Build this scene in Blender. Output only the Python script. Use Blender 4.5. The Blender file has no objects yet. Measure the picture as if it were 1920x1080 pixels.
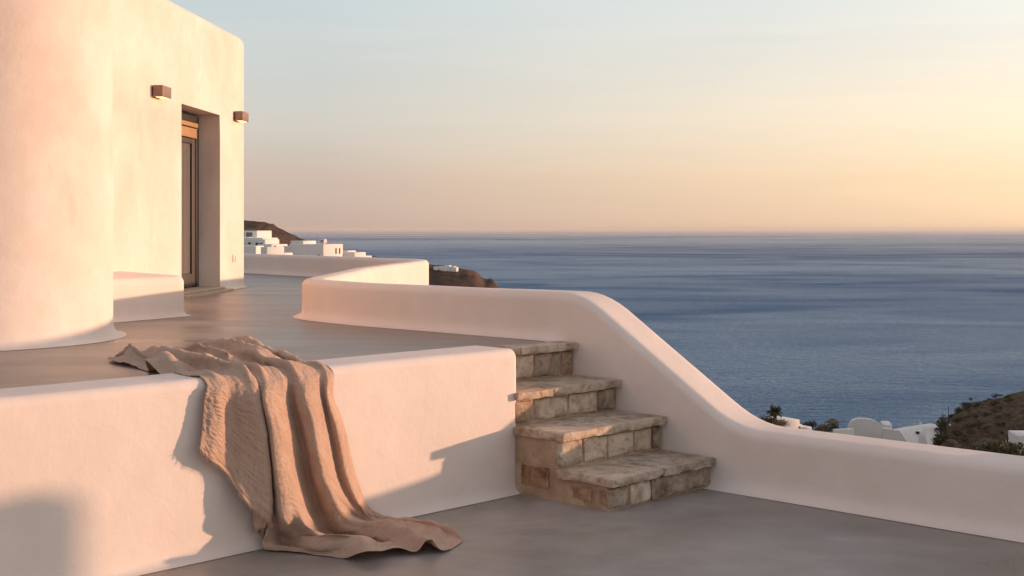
import bpy, bmesh, math, random
import numpy as np
from mathutils import Vector, Matrix, noise

random.seed(7)
sc = bpy.context.scene
COL = sc.collection
R = math.radians

# ------------------------------------------------------------------ camera model
FPX = 2419.0            # focal length in photo pixels (1920 wide)
CX, HY = 960.0, 430.0   # principal column and horizon row of the photo
EYE = 1.40              # eye height above the lower patio
ZF = 0.725              # upper terrace floor
ZC = 0.765              # top of the retaining wall lip
ZP = 1.02               # top of the terrace parapet
SEA = -48.0

def ray(px, py):
    return ((px-CX)/FPX, 1.0, (HY-py)/FPX)
def on_z(px, py, z):
    r = ray(px, py); t = (z-EYE)/r[2]
    return Vector((r[0]*t, t, z))
def at(px, py, d):
    r = ray(px, py)
    return Vector((r[0]*d, d, EYE+r[2]*d))
# stair frame: s runs down the stairs, w runs along the retaining wall away from the parapet
O0 = (0.613, 7.46); ES = (0.719, -0.695); EW = (-0.695, -0.719)
def SW(s, w, z):
    return Vector((O0[0]+ES[0]*s+EW[0]*w, O0[1]+ES[1]*s+EW[1]*w, z))
def on_s(px, py, s):
    r = ray(px, py)
    t = (s + ES[0]*O0[0]+ES[1]*O0[1])/(ES[0]*r[0]+ES[1]*r[1])
    return Vector((r[0]*t, t, EYE+r[2]*t))
def w_at(px, s=0.0):
    k = (px-CX)/FPX
    a, b = O0[0]+ES[0]*s, O0[1]+ES[1]*s
    return (a-k*b)/(-EW[0]+EW[1]*k)

SUN_AZ, SUN_EL = R(75.0), R(5.2)
SDIR = Vector((math.sin(SUN_AZ)*math.cos(SUN_EL), math.cos(SUN_AZ)*math.cos(SUN_EL), math.sin(SUN_EL)))

# ------------------------------------------------------------------ object helpers
def tag(o, label=None, cat=None, group=None, kind=None):
    if label: o['label'] = label
    if cat: o['category'] = cat
    if group: o['group'] = group
    if kind: o['kind'] = kind
    return o
def empty(name, loc, label, cat, group=None):
    o = bpy.data.objects.new(name, None); COL.objects.link(o)
    o.location = loc; o.empty_display_size = 0.1
    return tag(o, label, cat, group)
def finish(name, bm, mat, parent=None, smooth=40, inv=None):
    me = bpy.data.meshes.new(name); 
    if not name.endswith('floor'): bmesh.ops.recalc_face_normals(bm, faces=bm.faces)
    bm.to_mesh(me); bm.free()
    if smooth:
        me.shade_smooth(); me.set_sharp_from_angle(angle=R(smooth))
    if mat: me.materials.append(mat)
    o = bpy.data.objects.new(name, me); COL.objects.link(o)
    if parent:
        o.parent = parent
        if parent.type == 'EMPTY' and inv is None:
            o.matrix_parent_inverse = Matrix.Translation(parent.location).inverted()
    return o
def struct(name, bm, mat, label, smooth=40):
    return tag(finish(name, bm, mat, None, smooth), label, None, None, 'structure')
def copy_tree(o, parent=None):
    c = o.copy(); COL.objects.link(c)
    if parent: c.parent = parent; c.matrix_parent_inverse = o.matrix_parent_inverse.copy()
    for ch in [x for x in bpy.data.objects if x.parent == o and x is not c]:
        copy_tree(ch, c)
    return c
def box(bm, M, x0, x1, y0, y1, z0, z1, bev=0.0, seg=2):
    vs = bmesh.ops.create_cube(bm, size=1.0)['verts']
    for v in vs:
        v.co = Vector((x0+(x1-x0)*(v.co.x+.5), y0+(y1-y0)*(v.co.y+.5), z0+(z1-z0)*(v.co.z+.5)))
    if bev > 0:
        es = list({e for v in vs for e in v.link_edges})
        r = bmesh.ops.bevel(bm, geom=es, offset=bev, segments=seg, affect='EDGES', profile=.5)
        vs = list({v for f in r['faces'] for v in f.verts} | {v for v in vs if v.is_valid})
        # gather the whole island
        seen = set(vs); stack = list(vs)
        while stack:
            v = stack.pop()
            for e in v.link_edges:
                u = e.other_vert(v)
                if u not in seen: seen.add(u); stack.append(u)
        vs = list(seen)
    if M is not None:
        for v in vs: v.co = M @ v.co
    return vs
def tube(bm, pts, r0, r1, n=6):
    rings = []
    for i, p in enumerate(pts):
        p = Vector(p)
        d = (Vector(pts[min(i+1, len(pts)-1)])-Vector(pts[max(i-1, 0)])).normalized()
        a = d.orthogonal().normalized(); b = d.cross(a)
        r = r0+(r1-r0)*i/(len(pts)-1)
        rings.append([bm.verts.new(p+a*r*math.cos(2*math.pi*k/n)+b*r*math.sin(2*math.pi*k/n)) for k in range(n)])
    for A, B in zip(rings, rings[1:]):
        for k in range(n):
            bm.faces.new((A[k], A[(k+1) % n], B[(k+1) % n], B[k]))
    bm.faces.new(rings[0]); bm.faces.new(rings[-1])

def catmull(P, m, closed=False):
    """P: (n,k) array -> m samples by chord length"""
    P = np.asarray(P, float); n = len(P)
    if n == 2:
        t = np.linspace(0, 1, m)[:, None]; return P[0]*(1-t)+P[1]*t
    ch = np.r_[0, np.cumsum(np.maximum(np.linalg.norm(np.diff(P, axis=0), axis=1), 1e-6))]
    T = np.linspace(0, ch[-1], m)
    # non-uniform cubic hermite
    tan = np.zeros_like(P)
    for i in range(n):
        a, b = max(i-1, 0), min(i+1, n-1)
        tan[i] = (P[b]-P[a])/(ch[b]-ch[a])
    out = np.zeros((m, P.shape[1]))
    idx = np.clip(np.searchsorted(ch, T, side='right')-1, 0, n-2)
    for j in range(m):
        i = idx[j]; h = ch[i+1]-ch[i]; u = (T[j]-ch[i])/h
        h00 = 2*u**3-3*u**2+1; h10 = u**3-2*u**2+u; h01 = -2*u**3+3*u**2; h11 = u**3-u**2
        out[j] = h00*P[i]+h10*h*tan[i]+h01*P[i+1]+h11*h*tan[i+1]
    return out

# ------------------------------------------------------------------ materials
def mat(name):
    m = bpy.data.materials.new(name); m.use_nodes = True
    nt = m.node_tree; b = nt.nodes['Principled BSDF']
    return m, nt, b
def N(nt, t, **kw):
    n = nt.nodes.new(t)
    for k, v in kw.items():
        if k in n.inputs.keys() if hasattr(n.inputs, 'keys') else False: n.inputs[k].default_value = v
        else: setattr(n, k, v)
    return n
def coords(nt, scale=(1, 1, 1), kind='Object'):
    tc = nt.nodes.new('ShaderNodeTexCoord'); mp = nt.nodes.new('ShaderNodeMapping')
    mp.inputs['Scale'].default_value = scale
    nt.links.new(tc.outputs[kind], mp.inputs['Vector'])
    return mp.outputs['Vector']
def nz(nt, vec, scale, detail=4, rough=.55, dist=0.0):
    n = nt.nodes.new('ShaderNodeTexNoise')
    n.inputs['Scale'].default_value = scale; n.inputs['Detail'].default_value = detail
    n.inputs['Roughness'].default_value = rough; n.inputs['Distortion'].default_value = dist
    nt.links.new(vec, n.inputs['Vector']); return n.outputs['Fac']
def ramp(nt, fac, stops):
    r = nt.nodes.new('ShaderNodeValToRGB'); cr = r.color_ramp
    while len(cr.elements) < len(stops): cr.elements.new(0.5)
    for e, (p, c) in zip(cr.elements, stops):
        e.position = p; e.color = (c[0], c[1], c[2], 1) if hasattr(c, '__len__') else (c, c, c, 1)
    nt.links.new(fac, r.inputs['Fac']); return r.outputs['Color']
def mixc(nt, fac, a, b, mode='MIX'):
    m = nt.nodes.new('ShaderNodeMix'); m.data_type = 'RGBA'; m.blend_type = mode
    for sock, val in ((m.inputs[0], fac), (m.inputs[6], a), (m.inputs[7], b)):
        if isinstance(val, (int, float)): sock.default_value = val
        elif isinstance(val, tuple): sock.default_value = (*val, 1)
        else: nt.links.new(val, sock)
    return m.outputs[2]
def mth(nt, op, a, b=0.0):
    m = nt.nodes.new('ShaderNodeMath'); m.operation = op
    for i, v in enumerate((a, b)):
        if isinstance(v, (int, float)): m.inputs[i].default_value = v
        else: nt.links.new(v, m.inputs[i])
    return m.outputs[0]
def bump(nt, h, strength, dist, prev=None):
    b = nt.nodes.new('ShaderNodeBump'); b.inputs['Strength'].default_value = strength
    b.inputs['Distance'].default_value = dist; nt.links.new(h, b.inputs['Height'])
    if prev is not None: nt.links.new(prev, b.inputs['Normal'])
    return b.outputs['Normal']

def plaster(name, base, dark, pits=True, stain=.10):
    m, nt, b = mat(name)
    v = coords(nt)
    big = nz(nt, v, 1.3, 5, .6, .4)
    mid = nz(nt, v, 7.0, 5, .65)
    col = ramp(nt, big, [(.30, dark), (.68, base)])
    col = mixc(nt, mth(nt, 'MULTIPLY', ramp(nt, mid, [(.35, 1.0), (.62, 0.0)]), .35), col, dark)
    st_ = mth(nt, 'MULTIPLY', ramp(nt, nz(nt, coords(nt, (1.6, 1.6, .8)), 2.1, 6, .7, .8), [(.56, 0.0), (.72, 1.0)]), stain)
    col = mixc(nt, st_, col, (dark[0]*.72, dark[1]*.60, dark[2]*.52))
    if pits:
        vo = nt.nodes.new('ShaderNodeTexVoronoi'); vo.inputs['Scale'].default_value = 26
        nt.links.new(v, vo.inputs['Vector'])
        spot = ramp(nt, vo.outputs['Distance'], [(.035, 1.0), (.07, 0.0)])
        gate = ramp(nt, nz(nt, v, 2.2, 2), [(.56, 0.0), (.66, 1.0)])
        sp = mth(nt, 'MULTIPLY', mth(nt, 'MULTIPLY', spot, gate), .45)
        col = mixc(nt, sp, col, (dark[0]*.45, dark[1]*.42, dark[2]*.4))
    nt.links.new(col, b.inputs['Base Color'])
    b.inputs['Roughness'].default_value = .85
    b.inputs['Specular IOR Level'].default_value = .25
    n1 = bump(nt, nz(nt, v, 3.0, 4, .55), .65, .014)
    n2 = bump(nt, nz(nt, v, 60.0, 4, .6), .35, .0022, n1)
    nt.links.new(n2, b.inputs['Normal'])
    return m
M_WALL = plaster('white_plaster', (.83, .735, .685), (.75, .645, .585))
M_FACADE = plaster('facade_plaster', (.82, .735, .675), (.70, .585, .515), True, .20)
M_FAR = plaster('far_plaster', (.80, .77, .74), (.74, .70, .66), False)

def screed(name, sc1, lo, mid_, hi):
    m, nt, b = mat(name)
    v = coords(nt, sc1); v2 = coords(nt)
    a = nz(nt, v, 1.1, 6, .62, .5); c = nz(nt, v2, 5.0, 5, .6); e = nz(nt, v2, .5, 3, .5)
    col = ramp(nt, a, [(.30, lo), (.5, mid_), (.70, hi)])
    col = mixc(nt, ramp(nt, e, [(.4, 0.0), (.6, .35)]), col, (.36, .27, .205))
    col = mixc(nt, ramp(nt, c, [(.35, .25), (.6, 0.0)]), col, (.17, .14, .12))
    nt.links.new(col, b.inputs['Base Color'])
    nt.links.new(ramp(nt, a, [(.3, .26), (.7, .52)]), b.inputs['Roughness'])
    b.inputs['Specular IOR Level'].default_value = .42
    n1 = bump(nt, nz(nt, v2, 2.5, 3), .5, .006)
    nt.links.new(bump(nt, nz(nt, v2, 45, 4, .6), .25, .0015, n1), b.inputs['Normal'])
    return m
M_FLOOR = screed('terrace_screed', (.38, 1.7, 1), (.185, .152, .132), (.28, .235, .205), (.40, .34, .295))  # stretched screed mottle, its streaks also paint warm floor reflections into the colour
M_PATIO = screed('patio_screed', (.7, 1.1, 1), (.165, .148, .138), (.28, .255, .24), (.45, .42, .405))

def stone():
    m, nt, b = mat('limestone')
    v = coords(nt)
    at_ = nt.nodes.new('ShaderNodeAttribute'); at_.attribute_name = 'tint'
    sep = nt.nodes.new('ShaderNodeSeparateColor'); nt.links.new(at_.outputs['Color'], sep.inputs[0])
    a = nz(nt, v, 9, 6, .68, .6); c = nz(nt, v, 26, 5, .65, .3); g = nz(nt, v, 3.2, 4, .6, .3)
    col = ramp(nt, a, [(.30, (.40, .29, .205)), (.5, (.64, .515, .405)), (.7, (.78, .67, .56))])
    dk = ramp(nt, a, [(.34, (.09, .066, .048)), (.52, (.25, .195, .145)), (.7, (.37, .305, .24))])
    rust = ramp(nt, a, [(.32, (.13, .055, .022)), (.5, (.32, .155, .075)), (.68, (.46, .28, .16))])
    col = mixc(nt, sep.outputs[0], col, dk)
    col = mixc(nt, sep.outputs[1], col, rust)
    stain = mth(nt, 'MULTIPLY', ramp(nt, g, [(.52, 0.0), (.68, 1.0)]), .5)
    col = mixc(nt, stain, col, (.11, .075, .05))
    speck = ramp(nt, c, [(.27, 1.0), (.35, 0.0)])
    col = mixc(nt, mth(nt, 'MULTIPLY', speck, .6), col, (.09, .06, .04))
    nt.links.new(col, b.inputs['Base Color'])
    b.inputs['Roughness'].default_value = .88; b.inputs['Specular IOR Level'].default_value = .25
    n1 = bump(nt, a, .45, .009)
    n2 = bump(nt, ramp(nt, c, [(.30, 0.0), (.46, 1.0)]), .9, .006, n1)
    nt.links.new(bump(nt, nz(nt, v, 110, 3, .6), .5, .0016, n2), b.inputs['Normal'])
    return m
M_STONE = stone()
def mortar():
    m, nt, b = mat('lime_mortar')
    v = coords(nt); a = nz(nt, v, 6, 6, .65, .4); c = nz(nt, v, 40, 4, .7); g = nz(nt, v, 2.6, 3)
    col = ramp(nt, a, [(.3, (.38, .245, .16)), (.5, (.52, .365, .26)), (.72, (.60, .47, .36))])
    col = mixc(nt, ramp(nt, g, [(.5, 0.0), (.66, .6)]), col, (.24, .14, .085))
    col = mixc(nt, ramp(nt, c, [(.30, .6), (.38, 0.0)]), col, (.10, .07, .05))
    nt.links.new(col, b.inputs['Base Color']); b.inputs['Roughness'].default_value = .92
    b.inputs['Specular IOR Level'].default_value = .2
    nt.links.new(bump(nt, c, .7, .006, bump(nt, a, .6, .012)), b.inputs['Normal'])
    return m
M_MORTAR = mortar()

def linen():
    m, nt, b = mat('linen')
    v = coords(nt, (1, 1, 1), 'UV')
    vx = coords(nt, (260, 14, 1), 'UV'); vy = coords(nt, (14, 260, 1), 'UV')
    wx = nz(nt, vx, 1, 2, .5); wy = nz(nt, vy, 1, 2, .5)
    blot = nz(nt, v, 9, 4, .6); cr = nz(nt, coords(nt, (1, 1.0, 1), 'UV'), 42, 4, .6, .6)
    col = ramp(nt, blot, [(.3, (.60, .415, .32)), (.7, (.71, .515, .41))])
    thr = mth(nt, 'ADD', mth(nt, 'MULTIPLY', wx, .5), mth(nt, 'MULTIPLY', wy, .5))
    col = mixc(nt, ramp(nt, thr, [(.38, .55), (.58, 0.0)]), col, (.48, .32, .235))
    nt.links.new(col, b.inputs['Base Color'])
    b.inputs['Roughness'].default_value = .95; b.inputs['Specular IOR Level'].default_value = .12
    b.inputs['Sheen Weight'].default_value = .25; b.inputs['Sheen Roughness'].default_value = .5
    b.inputs['Sheen Tint'].default_value = (1, .86, .74, 1)
    n1 = bump(nt, cr, .7, .012)
    n2 = bump(nt, nz(nt, coords(nt, (1, .35, 1), 'UV'), 16, 3, .5, .4), .4, .016, n1)
    nt.links.new(bump(nt, thr, .8, .004, n2), b.inputs['Normal'])
    tr = nt.nodes.new('ShaderNodeBsdfTranslucent'); nt.links.new(col, tr.inputs['Color'])
    mx = nt.nodes.new('ShaderNodeMixShader'); mx.inputs[0].default_value = .22
    out = nt.nodes['Material Output']
    nt.links.new(b.outputs[0], mx.inputs[1]); nt.links.new(tr.outputs[0], mx.inputs[2])
    nt.links.new(mx.outputs[0], out.inputs['Surface'])
    return m
M_LINEN = linen()

def simple(name, c, rough=.6, metal=0.0, spec=.5, var=.12, scale=20):
    m, nt, b = mat(name)
    f = nz(nt, coords(nt), scale, 4)
    d = tuple(x*(1-var) for x in c); u = tuple(min(1, x*(1+var)) for x in c)
    nt.links.new(ramp(nt, f, [(.35, d), (.65, u)]), b.inputs['Base Color'])
    b.inputs['Roughness'].default_value = rough; b.inputs['Metallic'].default_value = metal
    b.inputs['Specular IOR Level'].default_value = spec
    return m
M_BRONZE = simple('bronze_frame', (.075, .064, .058), .45)
M_JAMB = simple('dark_frame', (.028, .022, .019), .5)
M_HEADER_LIT = simple('header_lit_orange', (.40, .24, .12), .5)  # orange light on the door header, put into its base colour
M_LAMP = simple('brown_lamp_metal', (.25, .155, .115), .5)
M_SILL = simple('threshold_stone', (.50, .38, .26), .7)
M_SOCKET = simple('socket_plastic', (.72, .64, .56), .5)
M_DARK = simple('dark_opening', (.035, .028, .024), .7)
M_SHUT = simple('grey_glass', (.16, .15, .15), .35)
def glass():
    m, nt, b = mat('curtained_glass')
    v = coords(nt, (9, 9, .15))
    nt.links.new(ramp(nt, nz(nt, v, 1.5, 3), [(.35, (.13, .118, .11)), (.65, (.21, .195, .182))]), b.inputs['Base Color'])
    b.inputs['Roughness'].default_value = .08; b.inputs['Specular IOR Level'].default_value = .5
    return m
M_GLASS = glass()
m, nt, b = mat('lit_lens')
b.inputs['Emission Color'].default_value = (1, .62, .25, 1); b.inputs['Emission Strength'].default_value = 1.3
b.inputs['Base Color'].default_value = (.8, .6, .4, 1)
M_LENS = m

def sea():
    m, nt, b = mat('sea_water')
    big = nz(nt, coords(nt, (.00045, .0008, 1)), 1, 2, .5, .8)
    big2 = nz(nt, coords(nt, (.0045, .0085, 1)), 1, 3, .5, .8)
    w1 = nz(nt, coords(nt, (.10, .20, 1)), 1, 5, .62, .5)
    w2 = nz(nt, coords(nt, (.40, .80, 1)), 1, 4, .6, .3)
    patch = mth(nt, 'ADD', mth(nt, 'MULTIPLY', big, .55), mth(nt, 'MULTIPLY', big2, .45))
    nt.nodes.remove(b)
    h = mth(nt, 'ADD', mth(nt, 'MULTIPLY', w1, 1.0), mth(nt, 'MULTIPLY', w2, .55))
    bp = nt.nodes.new('ShaderNodeBump'); bp.inputs['Distance'].default_value = 3.0
    nt.links.new(h, bp.inputs['Height'])
    nt.links.new(ramp(nt, patch, [(.36, .8), (.64, 1.0)]), bp.inputs['Strength'])
    df = nt.nodes.new('ShaderNodeBsdfDiffuse')
    nt.links.new(ramp(nt, patch, [(.42, (.003, .088, .235)), (.58, (.014, .125, .275))]), df.inputs['Color'])
    gl_ = nt.nodes.new('ShaderNodeBsdfGlossy'); gl_.inputs['Color'].default_value = (.92, .97, 1, 1)
    nt.links.new(ramp(nt, patch, [(.38, .26), (.62, .42)]), gl_.inputs['Roughness'])
    nt.links.new(bp.outputs['Normal'], gl_.inputs['Normal']); nt.links.new(bp.outputs['Normal'], df.inputs['Normal'])
    fr = nt.nodes.new('ShaderNodeFresnel'); fr.inputs['IOR'].default_value = 1.33
    nt.links.new(bp.outputs['Normal'], fr.inputs['Normal'])
    # small steep waves hide each other at a low view, so smooth patches mirror more sky than ruffled ones
    k_ = ramp(nt, patch, [(.40, .30), (.48, .62), (.56, 1.0)])
    mx = nt.nodes.new('ShaderNodeMixShader')
    nt.links.new(mth(nt, 'MULTIPLY', fr.outputs[0], k_), mx.inputs[0])
    nt.links.new(df.outputs[0], mx.inputs[1]); nt.links.new(gl_.outputs[0], mx.inputs[2])
    nt.links.new(mx.outputs[0], nt.nodes['Material Output'].inputs['Surface'])
    return m
M_SEA = sea()
def earth(name, lo, hi, sp, scale=.12):
    m, nt, b = mat(name)
    v = coords(nt)
    a = nz(nt, v, scale, 7, .68, .3); c = nz(nt, v, scale*5, 5, .7, .2)
    col = ramp(nt, a, [(.32, lo), (.66, hi)])
    col = mixc(nt, ramp(nt, c, [(.50, 0.0), (.60, .85)]), col, sp)
    nt.links.new(col, b.inputs['Base Color']); b.inputs['Roughness'].default_value = .95
    b.inputs['Specular IOR Level'].default_value = .1
    nt.links.new(bump(nt, c, .8, .8, bump(nt, a, .8, 3.0)), b.inputs['Normal'])
    return m
M_EARTH = earth('dry_hillside', (.10, .063, .040), (.27, .18, .115), (.055, .042, .026), .35)
M_ROCK = earth('dark_headland', (.055, .036, .028), (.15, .085, .055), (.025, .024, .02), .02)
def leaf(name, c0, c1):
    m, nt, b = mat(name)
    nt.links.new(ramp(nt, nz(nt, coords(nt), 1.7, 3), [(.3, c0), (.7, c1)]), b.inputs['Base Color'])
    b.inputs['Roughness'].default_value = .7; b.inputs['Specular IOR Level'].default_value = .2
    return m
M_LEAF = leaf('dark_leaf', (.020, .026, .010), (.075, .070, .026))
M_DRYLEAF = leaf('dry_leaf', (.06, .045, .018), (.17, .115, .05))
M_BARK = simple('bark', (.13, .09, .06), .9)

# ------------------------------------------------------------------ swept plaster walls
def sweep(bm, ref, ztop, zbase, t, r=.055, flare=.045, zdeep=-1.0, end_r=0.0, wob=.004, cut_outer=None):
    """ref: list of (x,y) along the visible face; the wall's thickness lies to the right of travel"""
    n = len(ref); rows = []
    P = [Vector((x, y)) for x, y in ref]
    fl = flare if hasattr(flare, '__len__') else [flare]*n
    stations = [(P[i], (P[min(i+1, n-1)]-P[max(i-1, 0)]).normalized(), ztop[i], zbase[i], 0.0, fl[i]) for i in range(n)]
    if end_r > 0:
        p, d, zt, zb, _, f0_ = stations[0]
        extra = []
        for k in range(6, 0, -1):
            th = k/6*math.pi/2
            extra.append((p-d*(end_r*math.sin(th)), d, zt, zb, end_r*(1-math.cos(th)), f0_))
        stations = extra+stations
    stations_i = 0
    tl_ = list(t) if hasattr(t, '__len__') else [t]*len(stations)
    for p, d, zt, zb, ins, flare in stations:
        nr = Vector((d.y, -d.x)); t = tl_[stations_i]; stations_i += 1
        prof = []
        for fo, fz in ((-flare, .002), (-flare*.62, .006), (-flare*.3, .016), (-flare*.1, .034), (0, .06)):
            prof.append((fo+ins, zb+fz))
        H = zt-r
        for k in range(1, 7): prof.append((ins, zb+.06+(H-zb-.06)*k/6))
        for k in range(1, 8):
            a = k/7*math.pi/2
            prof.append((ins+r-r*math.cos(a), H-ins*.7+r*math.sin(a)))
        for k in range(1, 5): prof.append((ins+r+(t-2*r-2*ins)*k/5, zt-ins*.7))
        for k in range(0, 8):
            a = k/7*math.pi/2
            prof.append((t-ins-r+r*math.sin(a), H-ins*.7+r*math.cos(a)))
        for k in range(1, 5): prof.append((t-ins, H+(zdeep-H)*k/4))
        row = []
        for o, z in prof:
            q = p+nr*o
            w1 = noise.noise(Vector((q.x*2.2, q.y*2.2, z*2.2)))*wob
            w2 = noise.noise(Vector((q.x*1.1+9, q.y*1.1, z*1.5)))*wob*(1 if z > zb+.1 else .2)
            row.append(bm.verts.new((q.x+nr.x*w1, q.y+nr.y*w1, z+w2)))
        rows.append(row)
    for A, B in zip(rows, rows[1:]):
        for k in range(len(A)-1):
            bm.faces.new((A[k], A[k+1], B[k+1], B[k]))
    bm.faces.new(rows[0]); bm.faces.new(rows[-1])

def line_s(s): return (O0[0]+ES[0]*s, O0[1]+ES[1]*s)
# inner face of the long terrace parapet, from the lower right to the far left
ref = [line_s(s) for s in (5.5, 4.5, 3.5, 2.5, 1.5, .5, -.5, -1.4, -2.2)]
ref += [(-1.33, 9.40), (-1.52, 9.66), (-1.60, 9.85), (-1.63, 10.02), (-1.635, 10.25), (-1.62, 11.0), (-1.60, 11.8), (-1.56, 12.8),
        (-1.45, 14.0), (-1.30, 15.1), (-1.235, 15.75), (-1.26, 16.25), (-1.45, 16.75), (-1.95, 17.35),
        (-3.0, 18.58), (-4.1, 19.95), (-5.2, 21.3), (-7.0, 23.4)]
NP = 420
path = catmull(ref, NP)
def smooth(a, b, x):
    t = min(1, max(0, (x-a)/(b-a))); return t*t*(3-2*t)
s_of = [(p[0]-O0[0])*ES[0]+(p[1]-O0[1])*ES[1] for p in path]
w_of = [(p[0]-O0[0])*EW[0]+(p[1]-O0[1])*EW[1] for p in path]
ZL = .332
tops, bases = [], []
def raw_top(s):
    a, b2 = -.30, .80
    if s < a: return ZP
    if s > b2: return ZL
    return ZP+(ZL-ZP)*(s-a)/(b2-a)
for i, p in enumerate(path):
    s = s_of[i]
    z = sum(raw_top(s+k*.03) for k in range(-5, 6))/11
    tops.append(z); bases.append(0.0 if s > -.33 else ZF)
bm = bmesh.new()
sweep(bm, [tuple(p) for p in path], tops, bases, [.20+.10*smooth(-1.6, -.4, s) for s in s_of], r=.055, flare=[.07*smooth(.04, .16, abs(s+.33)) for s in s_of], zdeep=-4.0)
par = tag(finish('parapet_wall', bm, M_WALL), 'long white plastered parapet wall ramping down beside the stone steps', 'wall')
center = [(p[0]+.15*ES[0]*-1*0, p[1]) for p in path]

# front retaining wall of the terrace
NW = 160
refw = [(lambda q: (q.x, q.y))(SW(0, .829+.04+8.5*(k/(NW-1)), 0)) for k in range(NW)]
bm = bmesh.new()
sweep(bm, refw, [ZC]*NW, [0.0]*NW, .34, r=.045, flare=.04, zdeep=.3, end_r=.04)
tag(finish('retaining_wall', bm, M_WALL), 'low white plastered retaining wall in front of the terrace, the blanket hanging over it', 'wall')

# ------------------------------------------------------------------ floors
def poly(bm, pts, z):
    from mathutils.geometry import tessellate_polygon
    vs = [bm.verts.new((x, y, z)) for x, y in pts]
    for tri in tessellate_polygon([[Vector((x, y, 0)) for x, y in pts]]):
        f = bm.faces.new([vs[i] for i in tri]); f.normal_update()
        if f.normal.z < 0: f.normal_flip()
bm = bmesh.new()
q = [SW(*a, 0) for a in ((-.3, -.15), (5.4, -.15), (9, -.15), (9, 9.3), (-.05, 9.3))]
poly(bm, [(v.x, v.y) for v in q], 0.0)
struct('patio_floor', bm, M_PATIO, 'smooth grey screed floor of the lower patio')
bm = bmesh.new()
edge = []
nrm = []
for i in range(0, NP, 4):
    if s_of[i] < -.375:
        a, b2 = path[max(i-1, 0)], path[min(i+1, NP-1)]
        d = Vector((b2[0]-a[0], b2[1]-a[1])).normalized()
        edge.append((path[i][0]+d.y*.14, path[i][1]-d.x*.14))
a1 = SW(-.15, .9, 0); a2 = SW(-.375, .9, 0); a3 = SW(-.375, 0, 0)
e0 = SW(-.15, 9.3, 0)
pts = [(e0.x, e0.y), (a1.x, a1.y), (a2.x, a2.y), (a3.x, a3.y)]+edge+[(-11, 24), (-13, 2)]
poly(bm, pts, ZF)
struct('terrace_floor', bm, M_FLOOR, 'grey brown screed floor of the upper terrace')

# ------------------------------------------------------------------ stone staircase
stair = empty('stone_staircase', SW(.3, .43, 0), 'four rough limestone steps climbing between white walls to the upper terrace', 'stairs')
NOSE = [.69, .362, .033, -.297]; TOPZ = [.168, .357, .535, .731]
TH = .046; WL = .862
bm = bmesh.new()
prof = [(-.66, -.02)]
prof += [(NOSE[0]-.05, -.02)]
for i in range(4):
    prof.append((NOSE[i]-.05, TOPZ[i]-TH+.004))
    nxt = NOSE[i+1]-.05 if i < 3 else -.66
    prof.append((nxt, TOPZ[i]-TH+.004))
va = [bm.verts.new(SW(s, .004, z)) for s, z in prof]; vb = [bm.verts.new(SW(s, WL-.012, z)) for s, z in prof]
bm.faces.new(va); bm.faces.new(vb)
for k in range(len(prof)): bm.faces.new((va[k], va[(k+1) % len(prof)], vb[(k+1) % len(prof)], vb[k]))
finish('core', bm, M_MORTAR, stair, 30)

def rough(bm, s0, s1, w0, w1, z0, z1, amp, seed, tint, cell=.022, bev=.008, chip=0.0):
    """a dressed stone block with worn edges, in the stair frame"""
    tmp = bmesh.new()
    nx, ny, nzz = (max(1, min(40, int(abs(b-a)/cell))) for a, b in ((s0, s1), (w0, w1), (z0, z1)))
    lay = bm.loops.layers.color.get('tint') or bm.loops.layers.color.new('tint')
    grid = {}
    def vert(i, j, k):
        key = (i, j, k)
        if key in grid: return grid[key]
        c = Vector((s0+(s1-s0)*i/nx, w0+(w1-w0)*j/ny, z0+(z1-z0)*k/nzz))
        # round the corners
        on = [i in (0, nx), j in (0, ny), k in (0, nzz)]
        ctr = Vector(((s0+s1)/2, (w0+w1)/2, (z0+z1)/2))
        if sum(on) >= 2:
            rr = bev*(1+.9*noise.noise(c*14+Vector((seed, 0, 0))))*(.5 if sum(on) == 2 else .62)
            if chip and k == 0:
                rr += max(0, noise.noise(c*11+Vector((seed*3, 5, 1))))*chip
            for ax in range(3):
                if on[ax]: c[ax] += -math.copysign(abs(rr), c[ax]-ctr[ax])
        nv = Vector((noise.noise(c*9+Vector((seed, 1, 2))), noise.noise(c*9+Vector((3, seed, 5))), noise.noise(c*9+Vector((7, 8, seed)))))
        nv2 = Vector((noise.noise(c*30+Vector((seed, 1, 2))), noise.noise(c*30+Vector((3, seed, 5))), noise.noise(c*30+Vector((7, 8, seed)))))
        c = c+(nv+nv2*.45)*amp
        v = bm.verts.new(SW(c.x, c.y, c.z)); grid[key] = v; return v
    def quad(a, b, c, d):
        f = bm.faces.new((vert(*a), vert(*b), vert(*c), vert(*d)))
        for l in f.loops: l[lay] = (tint[0]**.4545, tint[1]**.4545, 0, 1)
    for i in range(nx):
        for j in range(ny):
            for k in (0, nzz): quad((i, j, k), (i+1, j, k), (i+1, j+1, k), (i, j+1, k))
    for i in range(nx):
        for k in range(nzz):
            for j in (0, ny): quad((i, j, k), (i+1, j, k), (i+1, j, k+1), (i, j, k+1))
    for j in range(ny):
        for k in range(nzz):
            for i in (0, nx): quad((i, j, k), (i, j+1, k), (i, j+1, k+1), (i, j, k+1))
    tmp.free()

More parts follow.
